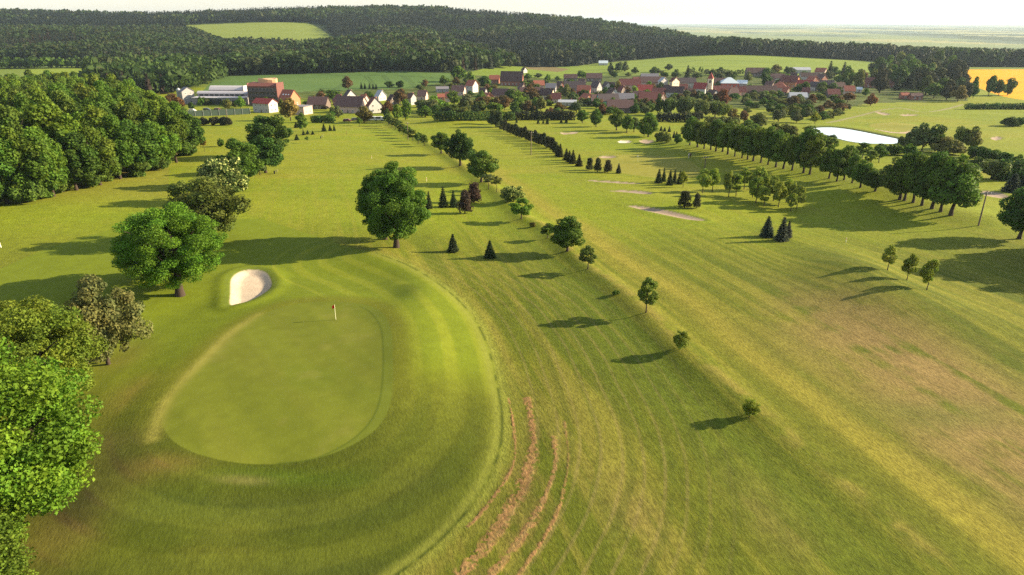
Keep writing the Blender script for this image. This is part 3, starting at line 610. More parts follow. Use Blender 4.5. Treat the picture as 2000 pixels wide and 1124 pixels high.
# --- the near left trees and the line behind them
plant('oak', (-40.0, 42.0, zt1(-40, 42)-1.6), 18.0, 18.5, 'oak', 'huge bright yellow-green tree filling the near left corner', var=0)
plant('oak', (-38.0, 33.5, zt1(-38, 33.5)-3), 11.0, 14, (.10, .18, .02), 'low leafy tree cut off by the bottom left corner', var=4)
tree('oak', 66, 850, 588, 290, (.120, .180, .022), 'broad yellow-green tree behind the huge corner tree', var=1)
tree('oak', -10, 735, 575, 170, (.13, .18, .025), 'yellow-olive tree at the frame edge left of the tan shrub', var=3)
tree('twiggy', 212, 712, 547, 168, 'tan', 'tan olive feathery tree with small pale leaves near the green', var=0)
tree('oak', 352, 577, 402, 205, (.105, .185, .020), 'large spreading oak left of the near sand bunker', var=2)
tree('broad', 300, 545, 440, 110, 'dark', 'dark tree behind the large spreading oak')
tree('twiggy', 405, 470, 338, 175, (.085, .110, .026), 'brownish olive twiggy tree behind the spreading oak', var=1)
tree('blossom', 445, 392, 306, 96, 'blossom', 'white flowering tree among the line left of the fairway')
tree('broad', 475, 362, 270, 90, (.075, .15, .018), 'mid green tree behind the white flowering tree')
tree('broad', 519, 338, 262, 78, (.055, .115, .022), 'dark tree lowest of the two at the fairway edge')
tree('broad', 530, 308, 222, 92, 'dark', 'tall dark dome shaped tree behind the lower dark tree')
tree('garden', 508, 342, 305, 30, 'greygreen', 'grey-green shrub at the foot of the two dark trees')
tree('sapling', 400, 297, 268, 14, 'ochre', 'thin sparse sapling right of the dense wood')
tree('bush', 431, 287, 271, 16, 'green', 'small round bush between sapling and mid green tree')
# --- centre
tree('linden', 774, 484, 311, 138, 'linden', 'large dense linden tree with red-brown trunk on the fairway', var=0)
tree('linden', 752, 468, 322, 105, 'linden', 'second linden hidden close behind the large fairway linden', var=1)
tree('spruce', 885, 492, 455, 26, 'spruce', 'small lone spruce left one of two below the fairway linden')
tree('spruce', 957, 504, 468, 27, 'spruce', 'small lone spruce right one of two below the fairway linden')
tree('spruce', 838, 408, 372, 17, 'spruce', 'slim spruce half hidden by the large linden')
tree('spruce', 866, 405, 362, 22, 'spruce', 'tallest spruce behind the dark purple pine')
tree('spruce', 886, 405, 370, 19, 'spruce', 'spruce squeezed next to the dark purple pine')
tree('pine', 908, 417, 372, 34, 'purple', 'dark purplish pine in front of the spruce trio')
tree('pine', 926, 396, 357, 36, 'purple', 'dark purplish pine behind its nearer twin')
row_c = 'trees along the bank beside the fairway'
tree('young', 1148, 526, 481, 42, (.10, .14, .035), 'small forked tree on the bank with two stems', row_c)
tree('broad', 1108, 491, 423, 72, (.095, .165, .022), 'round leafy tree on the bank above the forked tree', row_c)
tree('young', 1069, 466, 436, 32, 'green', 'small round tree touching the round leafy bank tree', row_c)
tree('young', 1018, 428, 387, 50, 'bright', 'bright round tree beside the white flowering bush', row_c)
tree('blossom', 1003, 394, 364, 52, 'blossom', 'white flowering bush on the bank', row_c)
tree('sapling', 954, 370, 338, 32, 'greygreen', 'thin pale tree below the dark round bank tree', row_c)
tree('sapling', 970, 375, 340, 26, 'olive', 'thinnest pale sapling next to the white bush', row_c)
tree('broad', 940, 356, 292, 68, 'avenue', 'dark round tree lowest of the three big bank trees', row_c)
tree('broad', 899, 324, 252, 64, (.05, .105, .02), 'tallest of the three big bank trees', row_c)
tree('broad', 862, 300, 257, 42, 'green', 'smallest and farthest of the three big bank trees', row_c)
for i, (x, y) in enumerate([(829,285),(817,281),(806,275),(797,269),(789,264),(781,259),(773,253),(766,249),(759,245)]):
    tree('young', x, y, y-23, 22, (.115, .165, .035), '%s small round tree of the far bank row, counted from its near end' % ORD[i], 'far row of small bank trees')
tree('young', 1262, 611, 543, 48, (.11, .16, .03), 'slim young tree standing alone on the bank', row_c)
tree('twiggy', 1328, 683, 646, 40, (.15, .20, .035), 'small low weeping tree on the bank below the slim young tree', row_c)
tree('twiggy', 1464, 814, 778, 40, (.20, .25, .03), 'yellow-green sprawling bush lowest on the bank', row_c)
tree('bush', 1040, 443, 434, 14, 'ochre', 'tiny bush below the bright round tree', row_c)
tree('bush', 1204, 575, 567, 16, 'green', 'tiny bush above the slim young tree', row_c)
# --- diagonal conifer row
tree('bush', 968, 249, 214, 30, (.07, .09, .035), 'big round bush at the far end of the conifer row')
tree('garden', 976, 244, 207, 18, 'bright', 'bright green tree behind the big round bush')
CON = [(980,254),(987,257),(994,260),(1001,263),(1007,266),(1013,268),(1019,270),(1025,272),(1031,275),(1037,277),(1045,280),(1051,282),(1057,284),(1063,286),(1070,289),(1075,291),(1080,296),(1085,300),(1090,305),(1094,307),(1106,313),(1112,317),(1119,320),(1131,325)]
for i, (x, y) in enumerate(CON):
    tree('pine' if i < 18 else 'spruce', x, y, y-(19+4*(i % 3 == 1)+.25*i), 14+.15*i, 'pine', '%s dark conifer of the diagonal row, counted from its far end' % ORD[i], 'diagonal row of dark conifers')
for i, (x, y, t, w) in enumerate([(1151,333,309,19),(1167,336,309,18),(1187,337,313,20),(1208,339,318,13)]):
    tree('pine' if i < 3 else 'spruce', x, y, t, w, 'pine', ['dark pine left of a pair beside the diagonal row', 'dark pine right of a pair beside the diagonal row', 'single dark pine between the pair and a slim spruce', 'slim dark spruce alone at the near end of the conifers'][i])
for x, y, t, w, l in [(1286,358,328,17,'leftmost spruce of the group above the sand strips'),(1296,355,326,12,'slim second spruce of the group above the sand strips'),(1308,362,330,17,'central dark spruce of the group above the sand strips'),(1317,358,329,12,'slim fourth spruce of the group above the sand strips'),(1327,360,332,14,'dark spruce behind the light birch like tree')]:
    tree('spruce', x, y, t, w, 'spruce', l, 'spruce group above the bunkers')
tree('young', 1334, 366, 333, 18, 'lime', 'light green young tree at the right of the spruce group')
tree('pine', 1337, 406, 374, 33, 'pine', 'wide dark pine above the long bunker')
tree('pine', 1360, 407, 378, 19, 'pine', 'slim dark pine right of the wide dark pine')
tree('spruce', 1497, 463, 420, 32, 'blue', 'blue spruce left of the pair on the open fairway')
tree('spruce', 1526, 471, 421, 30, 'blue', 'blue spruce right of the pair on the open fairway')
tree('spruce', 1538, 464, 430, 20, 'blue', 'blue spruce tucked behind the right spruce of the pair')
# --- light young lime trees
LIM = [(1372,377,329,24,'lime'),(1391,375,327,24,'lime'),(1423,385,333,25,'lime'),(1437,384,338,24,'lime'),(1453,370,328,24,'willow'),(1480,372,323,27,'willow'),(1470,386,345,20,'dark'),(1476,397,345,28,'lime'),(1492,404,364,22,'lime'),(1489,388,338,22,'lime'),(1510,393,345,28,'willow'),(1520,405,352,26,'willow'),(1535,396,349,24,'willow'),(1544,413,376,20,'greygreen'),(1556,407,362,24,'greygreen'),(1547,399,356,20,'willow')]
LIM.sort()
for i, (x, y, t, w, h) in enumerate(LIM):
    tree('young', x, y, t, w*1.25, 'lime' if h in ('willow', 'greygreen') else h, '%s slim lime tree of the loose cluster, counted from its left end' % ORD[i], 'cluster of young lime trees')
for i, (x, y, t, w) in enumerate([(1733,528,480,32),(1771,548,494,30),(1810,567,503,34)]):
    tree('young', x, y, t, w, 'lime', ['left', 'middle', 'right'][i]+' one of three staked young trees by the mound', 'three staked young trees')
# --- the avenue of big trees on the right
AV = [(1347,284,233,36),(1362,288,234,38),(1375,291,240,34),(1388,293,236,34),(1398,296,235,36),(1411,297,240,36),(1421,302,241,38),(1435,306,242,38),(1449,309,247,36),(1460,312,248,40),(1471,315,250,40),(1486,318,250,40),(1500,322,252,36),(1515,327,255,44),(1530,330,258,40),(1547,333,262,42),(1569,338,256,46),(1581,341,258,44)]
for i, (x, y, t, w) in enumerate(AV):
    tree('broad', x, y, t-5+7*random.random(), w*(1.05+.4*random.random()), [(.090,.148,.020),(.076,.130,.022),(.118,.170,.024)][i % 3], '%s tree of the avenue counted from its far end' % ORD[i], 'avenue of big trees')
for i, (x, y, t, w) in enumerate([(1619,349,283,48),(1634,355,290,46),(1648,352,284,46),(1664,358,300,40),(1680,367,312,52),(1709,374,330,58),(1757,390,302,84),(1766,392,296,70),(1783,396,300,72),(1800,402,302,70),(1820,408,297,86),(1837,414,306,80),(1857,421,302,104)]):
    tree('broad', x, y, t, w, 'avenue' if i > 3 else (.085, .14, .022), '%s tree from the pond gap in the near half of the avenue' % ORD[i], 'near half of the avenue')
tree('broad', 1990, 467, 360, 96, 'dark', 'dark tree cut by the right edge beyond the utility pole')
plant('broad', (*hit(2110, 520)[:2], hit(2110, 520)[2]), 13, 12, 'dark', 'large tree just outside the right edge shading the mound')
plant('broad', (*hit(2180, 500)[:2], hit(2180, 500)[2]), 14, 13, 'dark', 'second tree outside the right edge shading the mound')
plant('broad', (*hit(2230, 545)[:2], hit(2230, 545)[2]), 12, 12, 'dark', 'third tree outside the right edge shading the mound')
# --- far side of the course
for x, y, t, w, h, l in [(1137,241,214,26,'green','left one of two round trees by the long hedge'),(1164,248,213,27,'green','right one of two round trees by the long hedge'),(1204,255,210,33,'avenue','tall dark tree left of three before the village'),(1224,260,222,27,'green','middle tree of three before the village'),(1238,258,228,24,'greygreen','grey leaved tree right of three before the village'),(1266,268,221,42,'avenue','wide dark round tree above the grey bunker'),(1258,266,245,20,'green','low tree at the foot of the wide dark tree')]:
    tree('broad', x, y, t, w, h, l)
for x, y, t, w, h, l in [(1288,277,257,22,'olive','left olive bush beside the avenue end'),(1303,279,258,24,'olive','right olive bush beside the avenue end'),(1324,281,262,16,'green','small tree between bushes and avenue')]:
    tree('bush' if 'bush' in l else 'young', x, y, t, w, h, l)
for i, (x, y, t) in enumerate([(1291,256,246),(1298,257,248),(1307,258,246),(1316,270,255),(1321,269,256),(1333,262,252)]):
    tree('spruce', x, y, t, 8, 'spruce', '%s tiny spruce left of the avenue end' % ORD[i], 'tiny spruces by the avenue end')
for i, (x, y, t, w) in enumerate([(1009,240,229,6),(1051,242,230,7),(1061,242,232,6),(1069,243,228,9),(1096,240,229,7),(1106,240,230,8)]):
    tree('spruce', x, y, t, w, 'spruce', '%s tiny spruce in front of the long hedge' % ORD[i], 'tiny spruces by the long hedge')
for i, (x, w) in enumerate([(380,20),(398,20),(420,22),(436,22),(447,18)]):
    tree('bush', x, 245, 228, w, 'pine', '%s dark bush of the low row before the sports court fence' % ORD[i], 'dark bushes before the court fence')
tree('garden', 592, 256, 230, 20, 'bright', 'bright conical tree standing by the small spruces')
for x, y, t, w, l in [(579,250,238,12,'small spruce touching the bright conical tree'),(593,264,254,8,'left dark dwarf spruce below the bright conical tree'),(601,262,254,8,'middle dark dwarf spruce below the bright conical tree'),(611,263,255,8,'right dark dwarf spruce below the bright conical tree'),(580,274,262,11,'round grey spruce beside the small sapling'),(633,257,241,12,'widest spruce of three right of the conical tree'),(645,256,243,9,'middle spruce of three right of the conical tree'),(653,256,243,7,'slimmest spruce of three right of the conical tree')]:
    tree('spruce', x, y, t, w, 'spruce', l)
tree('sapling', 600, 280, 266, 9, 'dark', 'tiny umbrella shaped sapling on the left fairway')
tree('young', 702, 246, 229, 12, 'bright', 'small bright tree before the parked vans')

# --- dense wood on the left
fr = [(-60,425),(15,398),(62,392),(105,384),(150,372),(196,362),(235,350),(275,341),(312,330),(345,318),(372,302)]
for i, (x, y) in enumerate(fr):
    p = P(x, y); plant('wood', p, 15+3*random.random(), 12+2*random.random(), [(.074,.135,.017),(.062,.118,.017),(.092,.148,.018)][i % 3], '%s tree from the frame edge along the front of the dense wood' % ORD[i], 'front trees of the dense wood')
    d = ray(x, y); a = p+np.array([d[0], d[1], 0])*5; b_ = (p[0]+(random.random()-.5)*4-1.5, p[1]-2.5, 0)
    plant('bush', (b_[0], b_[1], zt1(*b_[:2])), 5+2.5*random.random(), 8, (.075, .125, .022), '%s low shrub from the frame edge at the skirt of the dense wood' % ORD[i], 'skirt shrubs of the dense wood')
hexw = []
A_ = hit(375, 300)[:2]; WP = np.array([hit(x, y)[:2] for x, y in [(-260,430),(10,378),(100,364),(200,345),(290,325),(345,305),(366,292),(372,272),(330,246),(270,228),(150,205),(-100,195),(-300,195)]])
for iy in range(60):
    for ix in range(60):
        x = -330+ix*9.6+(iy % 2)*4.8+(random.random()-.5)*4; y = 140+iy*9.2+(random.random()-.5)*4
        if in_poly(np.array([x]), np.array([y]), WP)[0] and x > -.76*y-10: hexw.append((x, y))
for x, y in hexw:
    pxw = 1000+F*x/(y*cp+46*sp); fh = 1-.42*max(0, min(1, (pxw-240)/140))
    plant('wood', (x, y, zt1(x, y)), (15.5+8*random.random())*fh, 12+4.5*random.random(), [(.078,.138,.017),(.064,.118,.017),(.100,.152,.018),(.075,.118,.020)][random.randrange(4)], 'leafy crown inside the dense wood at the left', 'crowns inside the dense wood')
print('wood trees', len(hexw))
#@@PART3
# ------------------------------------------------------------------ far woods: one mass each
def forest_parts(kind, n, seed, leaf):
    g = np.random.default_rng(seed)
    if kind == 'conifer':
        h = g.random(n)**1.25; a = g.random(n)*6.283; r = .15*(1-h)**.8*(.6+.4*g.random(n))+.012
        p = np.stack([np.cos(a)*r, np.sin(a)*r, .04+h*.94], 1); nr = np.stack([np.cos(a), np.sin(a), np.full(n, .45)], 1)+g.normal(size=(n, 3))*.3
        s = leaf*.105*(1.25-.8*h)
    else:
        d = g.normal(size=(n, 3)); d[:, 2] = np.abs(d[:, 2])*1.1-.55; d /= np.linalg.norm(d, axis=1)[:, None]
        b = g.random((7, 3))*2-1; b = b/np.linalg.norm(b, axis=1)[:, None]; bump = 1+.18*np.max(d@b.T, 1)
        p = d*np.array([.31, .31, .40])*(bump*(.85+.2*g.random(n)))[:, None]+np.array([0, 0, .55]); nr = d*.8+g.normal(size=(n, 3))*.6; s = np.full(n, leaf*.15)
    nr /= np.linalg.norm(nr, axis=1)[:, None]; t = g.normal(size=(n, 3)); t -= nr*(t*nr).sum(1)[:, None]; t /= np.linalg.norm(t, axis=1)[:, None]; bb = np.cross(nr, t); s = (s*(.7+.6*g.random(n)))[:, None]
    return np.stack([p-t*s, p+bb*s*.75, p+t*s, p-bb*s*.75], 1), .76+.22*g.random(n)
def forest(name, label, poly, step, H, cfrac, cols, seed, nq=34, leaf=1.0, edge=None):
    """trees rooted over an area given in (photo column, distance)"""
    g = np.random.default_rng(seed); poly = np.array(poly, float); y0, y1 = poly[:, 1].min(), poly[:, 1].max(); pl_ = []
    A0 = (poly[:, 0].min()-1000)*cp/F; A1 = (poly[:, 0].max()-1000)*cp/F
    ys = np.arange(y0, y1, step*.87)
    for i, y in enumerate(ys):
        xs = np.arange(max(A0, -.86)*y, min(A1, .88)*y, step)+(i % 2)*step*.5; pl_.append(np.stack([xs, np.full(len(xs), y)], 1))
    Q = np.concatenate(pl_); Q += (g.random(Q.shape)-.5)*step*.75; Zq = z_base(Q[:, 0], Q[:, 1]); pxq = 1000+F*Q[:, 0]/(Q[:, 1]*cp+(CAMZ-Zq)*sp)
    wob = (fbm(Q[:, 0]/35, Q[:, 1]/35, seed, 2)-.5)*26
    ok = in_poly(pxq, Q[:, 1]+wob*.5, poly); Q = Q[ok]; Zq = Zq[ok]; N = len(Q)
    cn = fbm(Q[:, 0]/130, Q[:, 1]/130, seed+5, 3); con = (cn+(g.random(N)-.5)*.22) < np.quantile(cn, cfrac) if 0 < cfrac < 1 else np.full(N, cfrac >= 1)
    h = H*(.60+.65*g.random(N)); out = []; tin = []
    kinds = [[forest_parts('broad', nq, seed*10+v, leaf) for v in range(5)], [forest_parts('conifer', nq, seed*10+7+v, leaf) for v in range(5)]]
    cv = np.array([HUE[c] if isinstance(c, str) else c for c in cols[0]]); cc = np.array([HUE[c] if isinstance(c, str) else c for c in cols[1]])
    pick = g.random(N)*.55+.45*fbm(Q[:, 0]/60, Q[:, 1]/60, seed+9, 2)
    for v in range(5):
        for cf in (0, 1):
            m = np.nonzero((np.arange(N) % 5 == v) & (con == bool(cf)))[0]
            if not len(m): continue
            q, lt = kinds[cf][v]; sc = h[m][:, None, None, None]; a = g.random(len(m))*6.283; ca, sa = np.cos(a)[:, None, None], np.sin(a)[:, None, None]
            wx = (1.0 if not cf else .95)*(.85+.35*g.random(len(m)))[:, None, None]
            x = (q[None, :, :, 0]*ca-q[None, :, :, 1]*sa)*wx; y = (q[None, :, :, 0]*sa+q[None, :, :, 1]*ca)*wx
            vv = np.stack([x, y, np.broadcast_to(q[None, :, :, 2], x.shape)], -1)*sc+np.stack([Q[m, 0], Q[m, 1], Zq[m]-.5], -1)[:, None, None, :]
            pal = cc if cf else cv; base = pal[np.clip((pick[m]*len(pal)*1.15-.07).astype(int), 0, len(pal)-1)]*((.75+.3*g.random(len(m)))*(.62+.7*fbm(Q[m, 0]/110, Q[m, 1]/110, seed+31, 3)))[:, None]
            cl = base[:, None, :]*lt[None, :, None]; out.append(vv.reshape(-1, 3)); tin.append(np.repeat(cl.reshape(-1, 3), 4, 0))
    V_ = np.concatenate(out); T_ = np.concatenate(tin); T_ = np.concatenate([T_, np.ones((len(T_), 1))], 1)
    o = link(name, raw_mesh(name, V_, np.arange(len(V_)).reshape(-1, 4), ['foliage'], 4, {'tint': ('FLOAT_COLOR', T_)}), None, None, (1, 1, 1)); tag(o, label, 'forest', None, 'stuff'); print(name, N)
DEC = [(.024,.050,.013), (.032,.062,.015), (.042,.078,.018), (.050,.080,.022), (.058,.072,.022), (.036,.066,.014)]; MIXC = [(.018,.034,.017), (.024,.040,.020), (.030,.042,.022), (.055,.036,.024)]; CONI = [(.012,.023,.014), (.016,.029,.016), (.012,.021,.014), (.023,.033,.018)]
DEC2 = [tuple(v*1.08 for v in c) for c in DEC]
forest('forest', 'distant dark conifer forest along the far left ridge', [(-500,1680),(0,1680),(180,1665),(360,1720),(370,1830),(500,1850),(600,1850),(650,1760),(690,1700),(760,2330),(-500,2330)], 9.0, 20, .9, [DEC, CONI], 3, 22, 1.3)
forest('forest', 'mixed forest on the low left hills before the far ridge', [(-500,1005),(0,1005),(115,1030),(200,960),(330,820),(440,745),(470,900),(470,1330),(420,1400),(370,1600),(330,1620),(-500,1620)], 8.5, 15.5, .30, [DEC2, MIXC], 4, 36)
forest('forest', 'wooded hill standing right above the tramlined crop field', [(440,752),(600,765),(760,780),(880,778),(940,830),(1000,885),(1008,930),(960,1120),(880,1300),(660,1335),(470,1325)], 8.6, 17, .34, [DEC2, MIXC], 5, 46)
forest('forest', 'big main ridge covered with dark bluish forest', [(640,1700),(668,1360),(860,1310),(960,1140),(1008,945),(1120,1000),(1228,1118),(1330,1155),(1400,1140),(1420,1300),(1400,1500),(1330,1720),(1230,1960),(1000,2110),(640,2330)], 8.6, 19, .78, [DEC, CONI], 6, 28, 1.15)
forest('forest', 'dark forest belt behind the broad hill field', [(1395,1140),(1500,1118),(1690,1068),(1780,1010),(1850,990),(2000,1005),(2300,1005),(2300,1260),(2000,1220),(1850,1230),(1690,1280),(1500,1340),(1400,1480)], 8.0, 21, .55, [DEC, CONI], 8, 44)
forest('forest', 'thin tree belt between two fields far left', [(-500,880),(0,880),(120,890),(260,900),(350,870),(340,835),(270,875),(120,872),(0,850),(-500,850)], 7.5, 11, .05, [['green','dark',(.07,.12,.025)], MIXC], 9, 50)
forest('forest', 'tongue of leafy forest running down to the works hall', [(180,800),(250,790),(260,880),(350,860),(440,735),(420,690),(395,640),(360,600),(300,570),(150,560),(170,660)], 8.0, 15.5, .06, [[(.05,.10,.016),(.04,.085,.016),(.062,.11,.02),(.07,.12,.022),(.075,.10,.03)], MIXC], 10, 70)
forest('forest', 'shrub orchard plots in front of the hill field', [(1335,800),(1340,850),(1450,850),(1455,790)], 9.5, 5.5, 0, [['green','olive','greygreen'], MIXC], 11, 30)
# single trees scattered on the meadow
for i, (px, Y) in enumerate([(430,1345),(445,1338),(458,1342),(480,1345),(495,1348),(510,1346),(541,1350)]):
    x = (px-1000)*cp/F*Y*1.0; plant('garden', (x, Y, zt1(x, Y)), 15 if i < 6 else 18, 11, 'dark', '%s tree of the short row at the foot of the sloping meadow' % ORD[i], 'row of trees on the meadow')

# ------------------------------------------------------------------ buildings
RC = dict(R=(.26,.05,.045), B=(.12,.070,.065), D=(.075,.045,.042), G=(.19,.18,.20), O=(.30,.10,.065), L=(.60,.68,.72), N=(.14,.05,.045), M=(.36,.38,.42), S=(.080,.062,.066))
WC = dict(W=(.46,.44,.42), C=(.70,.58,.42), G=(.32,.31,.31), P=(.52,.37,.31), O=(.42,.19,.10), R=(.42,.09,.065), K=(.28,.115,.08), Q=(.20,.55,.47), A=(.16,.12,.10))
def poly_mesh(name, verts, faces, mats, idx=None):
    me = bpy.data.meshes.new(name); me.from_pydata([tuple(v) for v in verts], [], faces)
    for m in mats: me.materials.append(MAT[m])
    if idx: me.polygons.foreach_set('material_index', idx)
    me.update(); return me
def box_vf(x0, x1, y0, y1, z0, z1, V_, Fc):
    b = len(V_); V_ += [(x0,y0,z0),(x1,y0,z0),(x1,y1,z0),(x0,y1,z0),(x0,y0,z1),(x1,y0,z1),(x1,y1,z1),(x0,y1,z1)]
    Fc += [(b,b+3,b+2,b+1),(b+4,b+5,b+6,b+7),(b,b+1,b+5,b+4),(b+1,b+2,b+6,b+5),(b+2,b+3,b+7,b+6),(b+3,b,b+4,b+7)]
def boxes(name, lst, mats, idx=None):
    V_ = []; Fc = []
    for b in lst: box_vf(*b, V_, Fc)
    return poly_mesh(name, V_, Fc, mats, None if idx is None else [i for i in idx for _ in range(6)])
WIN = boxes('window', [(-.55,-.42,-.05,.06,-.75,.75),(.42,.55,-.05,.06,-.75,.75),(-.42,.42,-.05,.06,.62,.75),(-.42,.42,-.05,.06,-.75,-.62),(-.04,.04,-.03,.06,-.62,.62),(-.42,-.04,-.01,.05,-.62,.62),(.04,.42,-.01,.05,-.62,.62),(-.62,.62,-.14,-.05,-.84,-.76)], ['paint', 'glass'], [0,0,0,0,0,1,1,0])
DOOR = boxes('door', [(-.5,.5,-.05,.06,0,2.05),(-.6,-.5,-.08,.06,0,2.15),(.5,.6,-.08,.06,0,2.15),(-.5,.5,-.08,.06,2.05,2.15),(.30,.36,-.12,-.05,.95,1.05)], ['wood', 'paint'], [0,1,1,1,1])
SKYL = boxes('skylight', [(-.5,.5,-.45,.45,0,.07),(-.42,.42,-.37,.37,.07,.09)], ['paint', 'glass'])
CHIM = boxes('chimney', [(-.35,.35,-.35,.35,-1.2,1.0),(-.43,.43,-.43,.43,1.0,1.12),(-.2,.2,-.2,.2,1.12,1.3)], ['wall', 'roof'], [0,1,1])
def gable_wall(Lx, Dy, h, r):
    V_ = [(-Lx/2,-Dy/2,-1.5),(Lx/2,-Dy/2,-1.5),(Lx/2,Dy/2,-1.5),(-Lx/2,Dy/2,-1.5),(-Lx/2,-Dy/2,h),(Lx/2,-Dy/2,h),(Lx/2,Dy/2,h),(-Lx/2,Dy/2,h),(-Lx/2,0,h+r),(Lx/2,0,h+r)]
    return poly_mesh('wall', V_, [(0,1,5,4),(2,3,7,6),(1,2,6,9,5),(3,0,4,8,7),(4,5,9,8),(6,7,8,9)], ['wall'])
def gable_roof(Lx, Dy, h, r, o=.45, t=.22):
    e = r/(Dy/2)*o; V_ = []; Fc = []
    for s in (-1, 1):
        b = len(V_); xs = (-Lx/2-o, Lx/2+o)
        for dz in (.03, t):
            V_ += [(xs[0], s*(Dy/2+o), h-e+dz), (xs[1], s*(Dy/2+o), h-e+dz), (xs[1], 0, h+r+dz), (xs[0], 0, h+r+dz)]
        f = [(b+4,b+5,b+6,b+7),(b+3,b+2,b+1,b),(b,b+1,b+5,b+4),(b+1,b+2,b+6,b+5),(b+3,b,b+4,b+7)]
        Fc += f if s < 0 else [tuple(reversed(q)) for q in f]
    V_ = V_; return poly_mesh('roof', V_, Fc, ['roof'])
def hip_roof(Lx, Dy, h, r, o=.5, t=.2):
    k = max(0.05, Lx/2-Dy/2*.95); X, Y = Lx/2+o, Dy/2+o
    V_ = [(-X,-Y,h),(X,-Y,h),(X,Y,h),(-X,Y,h),(-X,-Y,h+t),(X,-Y,h+t),(X,Y,h+t),(-X,Y,h+t),(-k,0,h+r+t),(k,0,h+r+t)]
    return poly_mesh('roof', V_, [(3,2,1,0),(0,1,5,4),(1,2,6,5),(2,3,7,6),(3,0,4,7),(4,5,9,8),(5,6,9),(6,7,8,9),(7,4,8)], ['roof'])
HOUSES = []
def windows_on(t, n, z, xs, y, ry=0, sc=1.0, dark=(.75,.73,.7)):
    for x in xs:
        o = link('window', WIN, t, None, dark); o.scale = (sc, 1, sc); o.rotation_euler = (0, 0, ry)
        o.location = (x, y, z) if ry == 0 else (y, x, z)
def house(px, row, w, dp, h, r, rot, rc, wc, label, ref, kind='gable', name='house', cat='house', win=True, sky_l=0, chim=True, door=True):
    p = P(px, row); D = depth_of(p); m = D/F; rr = math.radians(rot)
    if abs(rot) >= 60: Dy, Lx = max(3.5, w*m), dp
    else: Lx, Dy = max(3.5, (w*m-dp*abs(math.sin(rr)))/math.cos(rr)), dp
    off = (abs(math.sin(rr))*Lx+abs(math.cos(rr))*Dy)/2; y = p[1]+off; x = p[0]*(y/p[1]); z = min(p[2], zt1(x, y))
    HOUSES.append((px, row, ref))
    t = thing(name, label, cat, (x, y, z), rr, 'village houses' if name == 'house' else None)
    wcol = WC[wc]; rcol = RC[rc]
    link('wall', gable_wall(Lx, Dy, h, r) if kind == 'gable' else boxes('wall', [(-Lx/2,Lx/2,-Dy/2,Dy/2,-1.5,h)], ['wall']), t, None, wcol)
    if kind == 'gable': rf = link('roof', gable_roof(Lx, Dy, h, r), t, None, rcol)
    elif kind == 'hip': rf = link('roof', hip_roof(Lx, Dy, h, r), t, None, rcol)
    else: rf = link('roof', boxes('roof', [(-Lx/2-.3,Lx/2+.3,-Dy/2-.3,Dy/2+.3,h+.003,h+.3)], ['roof']), t, None, rcol)
    if chim:
        c = link('chimney', CHIM, rf, (Lx*.22, Dy*.12, h+r*.8), (.30,.16,.12))
    sl = math.atan2(r, Dy/2)
    for i in range(sky_l):
        o = link('skylight', SKYL, rf, ((i-(sky_l-1)/2)*Lx/(sky_l+1), -Dy*.27, h+r*.46+.22), (.8, .8, .8)); o.rotation_euler = (sl, 0, 0)
    if win:
        nf = max(1, int(Lx/3.2)); xs = [(i-(nf-1)/2)*Lx/nf for i in range(nf)]; fl = max(1, int((h+.3)/2.7))
        for f in range(fl):
            windows_on(t, nf, 1.6+f*2.75, xs if f or not door else [q for i, q in enumerate(xs) if i != nf//2] or xs, -Dy/2)
        if door: o = link('door', DOOR, t, (xs[nf//2], -Dy/2, 0), (.7, .68, .62))
        gx = -1 if rot > 0 else 1
        if abs(rot) > 8:
            ng = 2 if Dy > 5.5 else 1
            for f in range(fl+(1 if r > 2.6 and kind == 'gable' else 0)):
                windows_on(t, ng, 1.6+f*2.75, [(i-(ng-1)/2)*Dy*.4 for i in range(ng if f < fl else 1)], gx*Lx/2, math.pi/2*gx)
    return t, Lx, Dy
